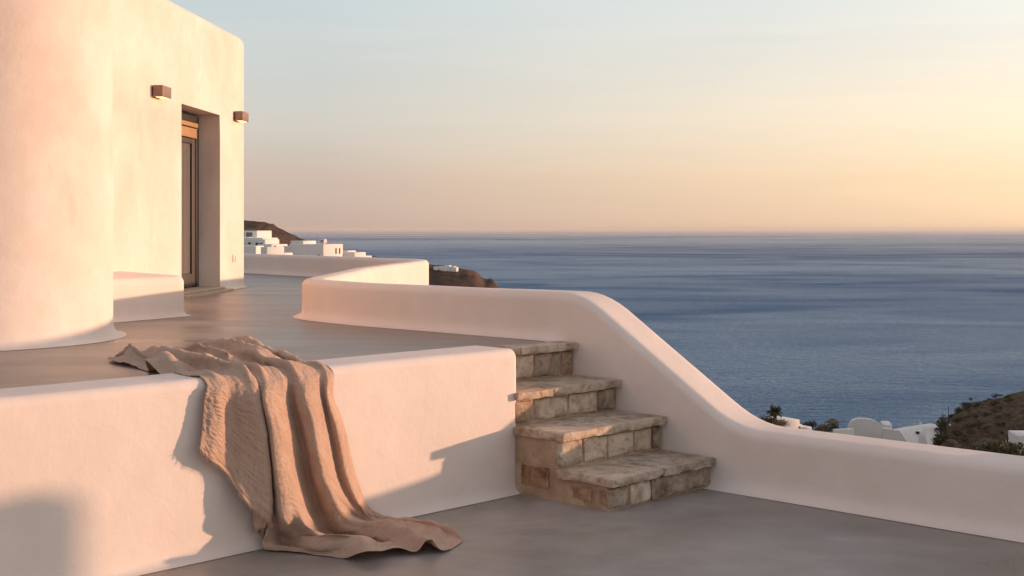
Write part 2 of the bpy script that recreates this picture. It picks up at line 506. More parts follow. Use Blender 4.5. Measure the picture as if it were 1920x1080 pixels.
# treads: (step, list of joints in photo pixels measured along the nosing, tints)
def wj(px, i): return w_at(px, NOSE[i])
treads = [
    (0, [wj(1246, 0)], [(.05, .12), (.38, .0)]),
    (1, [wj(1152, 1)], [(.05, .15), (.28, .05)]),
    (2, [wj(1040, 2)], [(.05, .35), (.30, .05)]),
    (3, [wj(978, 3)], [(.35, .3), (.12, .05)])]
for i, joints, tints in treads:
    back = NOSE[i+1]-.055 if i < 3 else -.47
    hi = WL+.018 if i < 2 else (.868 if i == 2 else .826)
    lo = .006
    cuts = [hi]+joints+[lo]
    for k, (a, c) in enumerate(zip(cuts, cuts[1:])):
        bmx = bmesh.new()
        s_back = back if i != 2 else NOSE[3]-.055
        if i == 2 and k == 0:
            # the inner slab stops at the wall end, only the nosing runs past it
            rough(bmx, .004, NOSE[i], c+.002, a, TOPZ[i]-TH, TOPZ[i], .0018, 11+i*5+k, tints[k], .016, .005, .012)
            rough(bmx, s_back, .002, c+.002, .826, TOPZ[i]-TH, TOPZ[i]-.001, .002, 61+i, tints[k], .03, .004)
        else:
            rough(bmx, s_back if (i != 1 or k != 0) else .006, NOSE[i], c+.002, a-.002, TOPZ[i]-TH, TOPZ[i], .0018, 11+i*5+k, tints[k], .016, .005, .012)
        finish('tread', bmx, M_STONE, stair, 50)
risers = [
    (0, [WL, wj(1191, 0), wj(1231, 0), .008], [(.45, .05), (.0, .0), (.62, .1)]),
    (1, [WL, wj(1105, 1), wj(1150, 1), wj(1199, 1), wj(1233, 1), .008], [(.35, .05), (.0, .0), (.08, .0), (.15, .0), (.75, .1)]),
    (2, [WL, wj(1012, 2), wj(1076, 2), wj(1131, 2), .008], [(.15, .55), (.05, .05), (.1, .0), (.72, .15)]),
    (3, [.84, wj(1011, 3), wj(1062, 3), .008], [(.1, .05), (.55, .05), (.45, .55)])]
for i, cuts, tints in risers:
    bmx = bmesh.new()
    z0 = (TOPZ[i-1] if i else 0.0)
    for k, (a, c) in enumerate(zip(cuts, cuts[1:])):
        g = .004
        rough(bmx, NOSE[i]-.075, NOSE[i]-.030-.008*random.random(), c+g, a-(g if k else .001), z0+.007+.005*random.random(), TOPZ[i]-TH-.004-.006*random.random(), .0040, 31+i*7+k, tints[k], .018, .010)
    finish('riser', bmx, M_STONE, stair, 50)
# rubble stones showing in the rendered side of the two lowest steps
def side_stone(s0, s1, z0, z1, seed, tint):
    bmx = bmesh.new()
    rough(bmx, s0, s1, WL-.06, WL-.005, z0, z1, .007, seed, tint, .014, .034)
    finish('side_stone', bmx, M_STONE, stair, 50)
side_stone(.03, .255, .045, .175, 81, (.25, .9)); side_stone(.385, .545, .02, .105, 82, (.1, .8)); side_stone(.56, .655, .016, .11, 83, (.5, .6))

# ------------------------------------------------------------------ house with round tower
FX, FD = -3.119, 15.15
U = Vector((.066, .998)).normalized()        # along the facade, away from the viewer
NRM = Vector((U.y, -U.x))                    # out of the facade
ZR = 3.65
def fac(d, out=0.0, z=0.0):
    p = Vector((FX, FD))+U*((d-FD)/U.y)+NRM*out
    return Vector((p.x, p.y, z))
house = empty('white_house', fac(11, 0, ZF), 'white plastered house with a round corner tower and recessed glass door', 'house')
def closed_wall(bm, corners, rad, zb, zt, rtop, flare):
    # rounded polygon outline
    out = []
    n = len(corners)
    for i in range(n):
        p0, p1, p2 = (Vector(corners[(i+k-1) % n]) for k in range(3))
        a = (p0-p1).normalized(); b2 = (p2-p1).normalized()
        ang = a.angle(b2); cut = rad/math.tan(ang/2)
        c = p1+(a+b2).normalized()*(rad/math.sin(ang/2))
        s0 = p1+a*cut-c; s1 = p1+b2*cut-c
        for k in range(9):
            v = s0.lerp(s1, k/8).normalized()*rad
            out.append((c+v, v.normalized()))
    prof = [(flare, .002), (flare*.6, .006), (flare*.28, .018), (flare*.08, .04), (0, .075)]
    prof = [(o, zb+z) for o, z in prof]
    prof += [(0, zb+.075+(zt-rtop-zb-.075)*k/10) for k in range(1, 11)]
    prof += [(-rtop+rtop*math.cos(k/8*math.pi/2), zt-rtop+rtop*math.sin(k/8*math.pi/2)) for k in range(1, 9)]
    rows = [[bm.verts.new((p.x+nn.x*o, p.y+nn.y*o, z)) for p, nn in out] for o, z in prof]
    for A, B in zip(rows, rows[1:]):
        m2 = len(A)
        for k in range(m2): bm.faces.new((A[k], A[(k+1) % m2], B[(k+1) % m2], B[k]))
    bm.faces.new(rows[-1]); bm.faces.new(list(reversed(rows[0])))
bm = bmesh.new()
c1, c2 = fac(7.6), fac(FD)
closed_wall(bm, [(c1.x, c1.y), (c2.x, c2.y), (c2.x-5.5, c2.y+.36), (c1.x-5, c1.y+.3)][::-1], .13, ZF, ZR, .12, .06)
wall = finish('wall', bm, M_FACADE, house, 40)
# door recess
D0, D1, DZ = 12.78, 14.08, ZF+1.925
bmc = bmesh.new()
Mx = Matrix.Translation(fac(D0, 0, 0)) @ Matrix(((U.x, NRM.x, 0, 0), (U.y, NRM.y, 0, 0), (0, 0, 1, 0), (0, 0, 0, 1)))
L = (D1-D0)/U.y
box(bmc, Mx, 0, L, -.30, .3, ZF+.035, DZ)
cut = finish('cutter', bmc, None, None, 0)
mb = wall.modifiers.new('b', 'BOOLEAN'); mb.object = cut; mb.operation = 'DIFFERENCE'; mb.solver = 'FAST'
mv = wall.modifiers.new('v', 'BEVEL'); mv.width = .028; mv.segments = 4; mv.limit_method = 'ANGLE'; mv.angle_limit = R(60)
dg = bpy.context.evaluated_depsgraph_get(); dg.update()
me = bpy.data.meshes.new_from_object(wall.evaluated_get(dg))
wall.modifiers.clear(); wall.data = me; me.name = 'wall'
me.shade_smooth(); me.set_sharp_from_angle(angle=R(40))
bpy.data.objects.remove(cut)
# door parts (x along the facade, y out of it)
def part(name, boxes, m_, parent, bev=.004):
    b_ = bmesh.new()
    for bx_ in boxes: box(b_, Mx, *bx_, bev=bev, seg=2)
    return finish(name, b_, m_, parent, 40)
zb, zt = ZF+.05, DZ-.03
part('door_frame', [(.01, L-.03, -.285, -.225, zt-.07, zt), (L-.115, L-.035, -.285, -.222, zb, zt-.072), (.01, .09, -.285, -.222, zb, zt-.072)], M_JAMB, house)
part('door_header', [(.095, L-.12, -.27, -.20, zt-.125, zt-.078), (.095, L-.12, -.275, -.215, zt-.24, zt-.135)], M_HEADER_LIT, house)
door = part('glass_door', [(L-.23, L-.12, -.28, -.232, zb+.01, zt-.245), (.095, .19, -.28, -.232, zb+.01, zt-.245),
                           (.192, L-.232, -.28, -.234, zb+.01, zb+.15), (.192, L-.232, -.28, -.234, zt-.30, zt-.247)], M_BRONZE, house)
part('pane', [(.192, L-.232, -.270, -.258, zb+.152, zt-.302)], M_GLASS, door, 0)
part('door_handle', [(.60, .63, -.258, -.215, ZF+.93, ZF+.955), (.60, .63, -.215, -.203, ZF+.90, ZF+.985)], M_JAMB, door)
part('threshold', [(-.2, L+.10, -.25, .13, ZF-.01, ZF+.028), (-.15, L+.02, -.25, .06, ZF+.030, ZF+.052)], M_SILL, house, .006)
# tower
bm = bmesh.new()
TC, TR = (-3.45, 7.96), .945
prof = [(TR+.085, ZF+.002), (TR+.055, ZF+.006), (TR+.028, ZF+.018), (TR+.010, ZF+.040), (TR, ZF+.085)]
prof += [(TR, ZF+.085+k*.2) for k in range(1, 18)]
prof += [(TR-.1+.1*math.cos(k/6*math.pi/2), prof[-1][1]+.1*math.sin(k/6*math.pi/2)) for k in range(1, 7)]
rows = []
for r_, z_ in prof:
    row = []
    for k in range(96):
        a = 2*math.pi*k/96
        x, y = TC[0]+r_*math.cos(a), TC[1]+r_*math.sin(a)
        w = noise.noise(Vector((x*1.3, y*1.3, z_*1.1)))*.008*min(1, max(0, (z_-ZF)/.3))
        row.append(bm.verts.new((x+w*math.cos(a), y+w*math.sin(a), z_)))
    rows.append(row)
for A, B in zip(rows, rows[1:]):
    for k in range(96): bm.faces.new((A[k], A[(k+1) % 96], B[(k+1) % 96], B[k]))
bm.faces.new(rows[-1])
finish('round_tower', bm, M_FACADE, house, 40)
# socket plate
Ms = Mx
def dpx(px):   # depth of the facade under a photo column
    k = (px-CX)/FPX; m_ = U.x/U.y
    return (FX-m_*FD)/(k-m_)
def fx(d): return (d-D0)/U.y
sd = fx(dpx(439))
so = part('wall_socket', [(sd-.075, sd+.075, -.002, .010, 1.03, 1.115)], M_SOCKET, None, .004)
tag(so, 'small pale double socket plate low on the facade right of the glass door', 'socket')
part('cover', [(sd+.010, sd+.062, .0102, .016, 1.042, 1.103), (sd-.062, sd-.010, .0102, .013, 1.042, 1.103)], M_SOCKET, so, .003)
# wall lamps
def lamp(px, z0, z1, label):
    x = fx(dpx(px))
    l = empty('wall_lamp', fac(dpx(px), 0, z0), label, 'wall lamp', 'wall lamps on the facade')
    part('housing', [(x, x+.25, .012, .105, z0+.006, z1)], M_LAMP, l, .004)
    part('back_plate', [(x+.02, x+.23, -.002, .0118, z0+.012, z1-.006)], M_JAMB, l, .002)
    part('lens', [(x+.03, x+.22, .03, .09, z0, z0+.0058)], M_LENS, l, .0)
lamp(284, 2.625, 2.735, 'brown box wall lamp on the facade between the round tower and the glass door')
lamp(438, 2.630, 2.740, 'brown box wall lamp beside the right edge of the facade above the socket')
# masonry bench
bm = bmesh.new()
def rounded_block(bm, corners, rads, zb, zt, rtop, flare):
    out = []; n = len(corners)
    for i in range(n):
        p0, p1, p2 = (Vector(corners[(i+k-1) % n]) for k in range(3))
        a = (p0-p1).normalized(); b2 = (p2-p1).normalized(); rad = rads[i]
        ang = a.angle(b2); cut_ = rad/math.tan(ang/2)
        c = p1+(a+b2).normalized()*(rad/math.sin(ang/2))
        t0 = p1+a*cut_; t1 = p1+b2*cut_
        for k in range(13):
            v = ((t0-c).lerp(t1-c, k/12)).normalized()*rad
            out.append((c+v, v.normalized()))
    prof = [(flare, .002), (flare*.55, .006), (flare*.22, .018), (flare*.06, .035), (0, .06)]
    prof = [(o, zb+z) for o, z in prof]+[(0, zb+.06+(zt-rtop-zb-.06)*k/5) for k in range(1, 6)]
    prof += [(-rtop+rtop*math.cos(k/6*math.pi/2), zt-rtop+rtop*math.sin(k/6*math.pi/2)) for k in range(1, 7)]
    rows = [[bm.verts.new((p.x+nn.x*o, p.y+nn.y*o, z)) for p, nn in out] for o, z in prof]
    for A, B in zip(rows, rows[1:]):
        for k in range(len(A)): bm.faces.new((A[k], A[(k+1) % len(A)], B[(k+1) % len(A)], B[k]))
    bm.faces.new(rows[-1])
rounded_block(bm, [(-3.15, 8.9), (-2.53, 10.05), (-3.55, 11.45), (-3.75, 9.0)][::-1], [.05, .05, .16, .05], ZF, ZF+.315, .055, .055)
tag(finish('masonry_bench', bm, M_WALL), 'low white built-in plaster bench between the round tower and the glass door', 'bench')
# gate pier outside the frame whose shadow falls on the retaining wall
bm = bmesh.new()
pc = SW(0, 3.37, 0)+Vector((SDIR.x, SDIR.y, 0)).normalized()*5.0
pp = Vector((SDIR.y, -SDIR.x)).normalized()
q = [Vector((pc.x, pc.y)), Vector((pc.x, pc.y))+pp*1.0, Vector((pc.x, pc.y))+pp*1.0+Vector((.3, .12)), Vector((pc.x, pc.y))+Vector((.3, .12))]
if True:
    rounded_block(bm, [(v.x, v.y) for v in q][::-1], [.06]*4, -4.0, .87, .09, .0)
    tag(finish('gate_pier', bm, M_WALL), 'white rounded plaster pier standing outside the lower parapet', 'pier')

# ------------------------------------------------------------------ linen throw
def wall_pt(px, py, o, k=.74): return on_s(px, py, .008+o*k)
Ecol = [385, 408, 430, 452, 467, 478, 487, 504, 525, 540, 549, 566, 585, 596, 606, 614, 621]
Qs = [0, .15, .3, .45, .6, .75, .9]
Ht = [
 [.004,.020,.006,.006,.080,.010,.006],
 [.040,.075,.030,.050,.118,.050,.030],
 [.055,.095,.055,.045,.070,.030,.020],
 [.025,.050,.060,.050,.035,.030,.045],
 [.015,.060,.085,.095,.090,.090,.085],
 [.004,.012,.020,.025,.015,.012,.008],
 [.010,.030,.060,.070,.060,.070,.075],
 [.020,.055,.090,.092,.080,.075,.065],
 [.015,.040,.060,.060,.050,.050,.045],
 [.006,.015,.020,.015,.012,.010,.008],
 [.012,.035,.050,.060,.070,.075,.075],
 [.030,.075,.095,.092,.080,.070,.065],
 [.030,.060,.060,.050,.045,.045,.045],
 [.010,.020,.020,.015,.015,.015,.015],
 [.030,.050,.060,.055,.050,.045,.042],
 [.040,.085,.085,.068,.055,.045,.040],
 [.006,.006,.006,.006,.006,.006,.006]]
Eh = [.012,.032,.014,.032,.055,.008,.052,.042,.030,.008,.050,.048,.030,.016,.034,.030,.010]
flapW = [
 [(384,740,.03),(379,800,.045),(374,838,.06)],
 [(408,740,.05),(405,800,.06),(392,856,.07)],
 [(433,740,.03),(432,800,.03),(429,850,.045),(424,884,.06)],
 [(461,740,.07),(466,800,.085),(466,870,.10),(462,938,.11)],
 [(486,740,.10),(496,800,.135),(506,884,.155),(508,930,.155),(506,978,.145)],
 [(487,740,.03),(498,800,.035),(506,884,.04),(508,930,.05),(507,968,.06)]]
longW = {
 5: ([(487,740,.03),(498,800,.035),(506,884,.04),(508,929,.05),(505,970,.07),(498,1002,.06)], [(492,1022,.008),(497,1034,.003)]),
 6: ([(494,740,.09),(507,800,.115),(517,884,.135),(523,929,.14),(530,970,.15)], [(535,1008,.03),(538,1027,.008),(548,1037,.003)]),
 7: ([(510,740,.09),(524,800,.115),(537,884,.135),(547,929,.145),(554,965,.16)], [(566,1000,.07),(592,1022,.045),(612,1035,.015),(630,1046,.003)]),
 8: ([(532,740,.05),(543,800,.06),(553,884,.08),(563,929,.10),(572,962,.12)], [(592,996,.085),(640,1006,.085),(675,1006,.078),(692,1032,.055)]),
 9: ([(545,740,.012),(560,800,.015),(578,884,.018),(590,929,.02),(598,960,.03)], [(615,1000,.02),(645,1006,.010),(700,1012,.010),(735,1045,.003)]),
 10:([(559,740,.06),(574,800,.08),(592,884,.10),(609,929,.11),(621,955,.12)], [(645,988,.055),(690,1001,.03),(742,1012,.03),(772,1041,.003)]),
 11:([(575,740,.085),(592,800,.105),(607,884,.125),(624,925,.135),(636,945,.14)], [(658,972,.09),(715,976,.085),(765,990,.075),(803,1014,.06)]),
 12:([(598,740,.05),(611,800,.06),(627,884,.07),(640,922,.08),(652,940,.09)], [(675,970,.05),(722,982,.03),(785,1004,.02),(830,1036,.003)]),
 13:([(606,740,.028),(617,800,.032),(634,884,.04),(650,920,.05),(664,945,.06)], [(688,966,.03),(733,978,.022),(800,994,.02),(852,1025,.005)]),
 14:([(613,740,.06),(630,800,.07),(648,884,.075),(662,920,.08),(676,945,.08)], [(698,965,.035),(738,973,.03),(802,983,.025),(865,1010,.012)]),
 15:([(620,740,.045),(640,800,.055),(659,884,.06),(673,920,.055),(686,948,.05)], [(702,966,.022),(740,971,.022),(806,979,.03),(849,990,.030)]),
 16:([(626,740,.015),(646,800,.015),(666,884,.02),(679,922,.025),(690,948,.02)], [(703,967,.008),(735,970,.008),(792,976,.010),(822,983,.006)])}
PA, PB = Vector((-2.07, 6.62)), Vector((-1.62, 7.40))
def plat(c):
    u = c/16
    S = PA.lerp(PB, u)
    S += Vector((-.80, .48))*.11*math.sin(math.pi*min(1, u*1.1))
    S += Vector((noise.noise(Vector((u*7, 1, 0)))*.10, noise.noise(Vector((u*7, 5, 0)))*.08))
    w = w_at(Ecol[c])
    Eb = SW(-.14, w, 0)
    out = []
    for q_, h in zip(Qs, Ht[c]):
        p = S.lerp(Vector((Eb.x, Eb.y)), q_/.9*.93)
        bw = .19*math.sin(math.pi*min(1, u*1.25+.02)*.5)*(1-.45*u)*math.sin(math.pi*(q_/.97)**.85)
        p += Vector((bw, bw*.85))
        # folds lean and wander
        p += Vector((noise.noise(Vector((u*4, q_*3.5, 2))), noise.noise(Vector((u*4, q_*3.5, 7)))))*.10*math.sin(q_/.9*math.pi)
        p += Vector((-.45, -.89))*h*.75*math.sin(min(1, q_/.3)*math.pi/2)*(1 if q_ < .8 else .5)
        out.append((p.x, p.y, ZF+h+.004))
    e0 = SW(-.10, w, ZC+Eh[c]); e1 = SW(-.035, w, ZC+Eh[c]*.95+.002); e2 = SW(.008+.55*Eh[c], w, ZC-.022+.15*Eh[c])
    return out, [tuple(e0), tuple(e1), tuple(e2)]
NPL, NHG, NSUB = 100, 170, 12
def column(c, hang, nh):
    P, E = plat(c)
    top = catmull(P+E, NPL+12)
    H = catmull([E[1], E[2]]+hang, nh+4)
    # drop the shared lead-in
    full = catmull(P+E+hang, 600)
    # split at the edge point
    k = int(np.argmin(np.linalg.norm(full-np.array(E[2]), axis=1)))
    def rs(A, n):
        d = np.r_[0, np.cumsum(np.linalg.norm(np.diff(A, axis=0), axis=1))]
        t = np.linspace(0, d[-1], n)
        return np.stack([np.interp(t, d, A[:, i]) for i in range(3)], 1)
    a = rs(full[:k+1], NPL); b_ = rs(full[k:], nh)
    return np.vstack([a, b_[1:]])
def surface(cols):
    """cols: list of (rows,3) -> dense grid across the width"""
    C = np.stack(cols, 0); n = C.shape[0]; m_ = (n-1)*NSUB+1
    out = np.zeros((m_, C.shape[1], 3))
    for r_ in range(C.shape[1]):
        out[:, r_] = catmull_u(C[:, r_], NSUB)
    return out
def catmull_u(P, k):
    n = len(P); d = np.maximum(np.linalg.norm(np.diff(P, axis=0), axis=1), .006)**.6
    ch = np.r_[0, np.cumsum(d)]; tan = np.zeros_like(P)
    for i in range(n):
        a, b_ = max(i-1, 0), min(i+1, n-1); tan[i] = (P[b_]-P[a])/(ch[b_]-ch[a])
    out = []
    for i in range(n-1):
        h = ch[i+1]-ch[i]
        for j in range(k):
            u = j/k
            out.append((2*u**3-3*u**2+1)*P[i]+(u**3-2*u**2+u)*h*tan[i]+(-2*u**3+3*u**2)*P[i+1]+(u**3-u**2)*h*tan[i+1])
    out.append(P[-1]); return np.array(out)
def floor_pt(x, y, h):
    q = on_z(x, y, h)
    return on_s(x, y, .05) if (q.x-O0[0])*ES[0]+(q.y-O0[1])*ES[1] < .05 else q
flap_cols = [column(c, [tuple(wall_pt(*p)) for p in flapW[c]], NHG) for c in range(6)]
long_cols = [column(c, [tuple(wall_pt(*p, 1.05)) for p in longW[c][0]]+[tuple(floor_pt(x, y, h)) for x, y, h in longW[c][1]], NHG+30) for c in range(5, 17)]
GA = surface(flap_cols); GB = surface(long_cols)
def to_swz(G):
    x = G[..., 0]-O0[0]; y = G[..., 1]-O0[1]
    return np.stack([x*ES[0]+y*ES[1], x*EW[0]+y*EW[1], G[..., 2]], -1)
def to_xyz(S):
    return np.stack([O0[0]+ES[0]*S[..., 0]+EW[0]*S[..., 1], O0[1]+ES[1]*S[..., 0]+EW[1]*S[..., 1], S[..., 2]], -1)
def settle(G, seed, pin_u, iters=170):
    """let the laid-out sheet buckle and settle like cloth (position based dynamics)"""
    S0 = to_swz(G); rs_ = np.random.RandomState(seed)
    nu, nv_ = S0.shape[:2]
    X = S0.copy()
    # a little uneven starting noise, longer along the folds
    for fu, fv, am in ((.9, .10, .005), (.35, .04, .012), (.5, .3, .003)):
        ph = rs_.uniform(0, 99, 3)
        f = np.array([[noise.noise(Vector((i*fu*.35+ph[0], j*fv+ph[1], ph[2]))) for j in range(nv_)] for i in range(nu)])
        dU = np.gradient(X, axis=0); dV = np.gradient(X, axis=1); nn = np.cross(dU, dV)
        nn /= np.maximum(np.linalg.norm(nn, axis=2, keepdims=True), 1e-9)
        X += nn*f[..., None]*am
    P = X.copy()
    row = np.arange(nv_); plat_ = np.clip((NPL-row)/30., 0, 1)
    su = 1.06+.02*plat_[None, :]; sv = 1.025+.015*plat_[None, :]
    ln = lambda A, B: np.linalg.norm(B-A, axis=-1)
    LU = np.maximum(ln(S0[:-1], S0[1:])*su, .0030); LV = ln(S0[:, :-1], S0[:, 1:])*sv[:, :-1]
    D1 = ln(S0[:-1, :-1], S0[1:, 1:])*1.02; D2 = ln(S0[1:, :-1], S0[:-1, 1:])*1.02
    BU = ln(S0[:-7], S0[7:])*su; BV = ln(S0[:, :-7], S0[:, 7:])
    anchor = np.full((nu, nv_, 1), .020); anchor[:, :NPL] = .012; anchor[:, -3:] = .05
    anchor[:2] = .05; anchor[-2:] = .05
    if pin_u is not None: anchor[pin_u] = 1.0
    def con(A, B, L_, k, mode=0):
        d = B-A; l = np.maximum(np.linalg.norm(d, axis=-1), 1e-6); c = (l-L_)/l
        if mode: c = np.minimum(c, 0)       # only resists folding shut
        c = (c*.5*k)[..., None]*d
        A += c; B -= c
    for it in range(iters):
        V = (X-P)*.88; P = X.copy()
        X += V; X[..., 2] -= .00022
        X += anchor*(S0-X)
        for o in (0, 1):
            a_ = X[o:nu-1:2]; b_ = X[o+1::2]; con(a_, b_[:len(a_)], LU[o::2], .9)
            a_ = X[:, o:nv_-1:2]; b_ = X[:, o+1::2]; con(a_, b_[:, :a_.shape[1]], LV[:, o::2], .9)
            a_ = X[o:nu-1:2, :-1]; b_ = X[o+1::2, 1:]; con(a_, b_[:len(a_)], D1[o::2], .25)
            a_ = X[o+1::2, :-1]; b_ = X[o:nu-1:2, 1:]; con(a_, b_, D2[o::2], .25)
        for o in range(14):
            a_ = X[o:nu-7:14]; b_ = X[o+7::14]; m_ = min(len(a_), len(b_)); con(a_[:m_], b_[:m_], (BU[o::14][:m_])*.98, .5, 1)
            a_ = X[:, o:nv_-7:14]; b_ = X[:, o+7::14]; m_ = min(a_.shape[1], b_.shape[1]); con(a_[:, :m_], b_[:, :m_], BV[:, o::14][:, :m_]*.98, .5, 1)
        s_, z_ = X[..., 0], X[..., 2]
        up = s_ < -.30
        z_[up] = np.maximum(z_[up], ZF+.005)
        lip = (s_ >= -.30) & (s_ < -.04) & (z_ > .6)
        z_[lip] = np.maximum(z_[lip], ZC+.004)
        dz = z_-(ZC-.045); ds = s_+.045; rr = np.hypot(ds, dz)
        cr_ = (s_ >= -.04) & (dz > 0) & (rr < .050)
        k_ = .050/np.maximum(rr, 1e-5)
        s_[cr_] = (-.045+ds*k_)[cr_]; z_[cr_] = (ZC-.045+dz*k_)[cr_]
        fr = (s_ > -.2) & (z_ <= ZC-.045)
        s_[fr] = np.maximum(s_[fr], .006)
        z_[:] = np.where((s_ > .0) & (z_ < .3), np.maximum(z_, .004), z_)
    for _ in range(3):
        X[1:-1] = .5*X[1:-1]+.25*(X[:-2]+X[2:]); X[:, 1:-1] = .5*X[:, 1:-1]+.25*(X[:, :-2]+X[:, 2:])
    return to_xyz(X)
GA = settle(GA, 5, slice(-2, None)); GB = settle(GB, 8, slice(0, 2))
# tucked-back corner under the flap
tl = [tuple(wall_pt(*p)) for p in ((488,900,.03),(478,930,.03),(474,955,.035),(475,980,.04),(479,1002,.05))]+[tuple(on_z(486,1019,.006))]
tm = [tuple(wall_pt(*p)) for p in ((500,900,.05),(492,930,.055),(490,958,.075),(489,984,.085),(488,1004,.08))]+[tuple(on_z(488,1024,.004))]
tr_ = [tuple(wall_pt(*p)) for p in ((506,900,.05),(507,930,.07),(506,968,.11),(500,992,.11),(494,1010,.09))]+[tuple(on_z(493,1027,.004))]
GC = surface([catmull(t, 60) for t in (tl, tm, tr_)])
bm = bmesh.new(); uvl = bm.loops.layers.uv.new('UVMap')
hem = []
def add_grid(G, u0, v0, hem_rows=True):
    nu, nv_ = G.shape[:2]
    du = np.gradient(G, axis=0); dv = np.gradient(G, axis=1)
    nn = np.cross(du, dv); nn /= np.maximum(np.linalg.norm(nn, axis=2, keepdims=True), 1e-9)
    lu = np.cumsum(np.r_[0, np.linalg.norm(np.diff(G[:, NPL if nv_ > NPL else 0], axis=0), axis=1)])
    lv = np.cumsum(np.r_[0, np.linalg.norm(np.diff(G[nu//2], axis=0), axis=1)])
    V = []
    for i in range(nu):
        col_ = []
        for j in range(nv_):
            p = Vector(G[i, j]); n_ = Vector(nn[i, j])
            a, b_ = u0+lu[i], v0+lv[j]
            wv = .25*noise.noise(Vector((a*9, b_*9, 5)))
            d = noise.noise(Vector((a*46+.5*noise.noise(Vector((a*6, b_*6, 9))), b_*6, 1.0)))*.0034
            d += (.5-abs(noise.noise(Vector((a*36-b_*17+wv, b_*38+a*10, 8.0))))*2)*(.0034 if a < .24 else .0022)
            p = p+n_*d
            fl = 0.004
            if p.z < .14:
                p.z += max(0, noise.noise(Vector((a*7+b_*4, b_*9-a*3, 11)))+.12)*.030*(1-smooth(.08, .14, p.z))
                hv = smooth(.30, .03, lv[-1]-lv[j])
                p.z += max(0, noise.noise(Vector((a*9, 3, 31)))-.02)*.070*hv+max(0, noise.noise(Vector((a*24, b_*8, 37))))*.020*hv
            elif p.z > ZF-.01 and p.z < ZF+.2:
                p.z += max(0, .55-abs(noise.noise(Vector((a*5.5+b_*2.5, b_*5-a*2, 21))))*2)*.020*(1-smooth(.7, .95, b_/1.35))
            if p.z < fl: p.z = fl
            s_ = (p.x-O0[0])*ES[0]+(p.y-O0[1])*ES[1]
            if s_ < -.30 and p.z < ZF+.004: p.z = ZF+.004+.0015*(noise.noise(p*40)+1)
            if s_ > .002 and s_ < .008 and p.z < ZC-.03: p += Vector((ES[0], ES[1], 0))*(.008-s_)
            col_.append(bm.verts.new(p))
        V.append(col_)
    for i in range(nu-1):
        for j in range(nv_-1):
            f = bm.faces.new((V[i][j], V[i+1][j], V[i+1][j+1], V[i][j+1])); f.smooth = True
            for l, (a, c) in zip(f.loops, ((i, j), (i+1, j), (i+1, j+1), (i, j+1))):
                l[uvl].uv = (u0+lu[a], v0+lv[c])
    return V
VA = add_grid(GA, 0, 0); lastu = .40
VB = add_grid(GB, lastu, 0); VC = add_grid(GC, -.2, 1.9)
# thread ends along the raw hems
def hem_line(vs): return [v.co.copy() for v in vs]
h_flap = hem_line([r_[-1] for r_ in VA][:-6]); h_floor = hem_line([r_[-1] for r_ in VB]); h_back = hem_line([r_[0] for r_ in VA]+[r_[0] for r_ in VB])
d_flap = [(r_[-1].co-r_[-4].co).normalized() for r_ in VA][:-6]
d_floor = [(r_[-1].co-r_[-4].co).normalized() for r_ in VB]
d_back = [(r_[0].co-r_[3].co).normalized() for r_ in VA]+[(r_[0].co-r_[3].co).normalized() for r_ in VB]
me = bpy.data.meshes.new('linen_throw'); bm.normal_update(); bm.to_mesh(me); bm.free(); me.shade_smooth()
me.materials.append(M_LINEN)
cloth = bpy.data.objects.new('linen_throw', me); COL.objects.link(cloth)
sol = cloth.modifiers.new('thickness', 'SOLIDIFY'); sol.thickness = .0018; sol.offset = 0
tag(cloth, 'crumpled beige pink linen blanket with frayed hem draped over the retaining wall', 'blanket')
bm = bmesh.new()
rnd = random.Random(3)
def fringe(line, dirs, per, lmin, lmax, floor):
    for k in range(len(line)-1):
        for _ in range(per):
            t = rnd.random(); p = line[k].lerp(line[k+1], t); d = dirs[k].lerp(dirs[k+1], t)
            d = (d+Vector((rnd.gauss(0, .45), rnd.gauss(0, .45), rnd.gauss(0, .35)-.15))).normalized()
            L_ = rnd.uniform(lmin, lmax)
            q1 = p+d*L_*.5; q2 = p+d*L_+Vector((rnd.gauss(0, .2), rnd.gauss(0, .2), -.3))*L_*.5
            for q_ in (q1, q2):
                if q_.z < floor: q_.z = floor
            tube(bm, [p-d*.004, q1, q2], .0009, .0005, 3)
fringe(h_flap, d_flap, 3, .006, .020, .003); fringe(h_back, d_back, 2, .008, .028, ZF+.003)
fo = finish('fringe', bm, M_LINEN, cloth, 0); fo['kind'] = 'stuff'

# ------------------------------------------------------------------ sea, land, far village
bm = bmesh.new()
for x0, x1, y0, y1 in ((-60000, 60000, -3000, 60000),):
    bm.faces.new([bm.verts.new(p) for p in ((x0, y0, SEA), (x1, y0, SEA), (x1, y1, SEA), (x0, y1, SEA))])
struct('sea', bm, M_SEA, 'calm dark blue open sea reaching the hazy horizon', 0)

def sstep(a, b2, x):
    t = np.clip((x-a)/(b2-a), 0, 1); return t*t*(3-2*t)
def hillz(X, Y):
    r_ = math.hypot(X, Y); tn = X/max(Y, 1.0)
    t = float(sstep(-.10, .12, tn))
    sl = .030*(1-t)+.168*t
    z = -3.2-(r_-8)*sl
    edge_ = 330*(1-t)+185*t
    hill = (3.5*float(sstep(.30, .33, tn))+7.8*float(sstep(.318, .388, tn))+45*max(0, tn-.385))*float(sstep(108, 166, Y))
    hill += 2.9*float(sstep(.292, .325, tn))*(1-float(sstep(.345, .38, tn)))*float(sstep(115, 155, Y))
    z += hill
    if r_ > edge_: z -= (r_-edge_)*.75
    if Y < 12: z = min(z, -3.2)
    z += noise.noise(Vector((X*.05, Y*.05, 3)))*.6*min(1, r_/60)+noise.noise(Vector((X*.16, Y*.16, 5)))*.5*min(1, r_/60)
    z += (abs(noise.noise(Vector((X*.33, Y*.33, 9))))-.2)*.9*min(1, r_/60)
    return max(z, SEA-3)
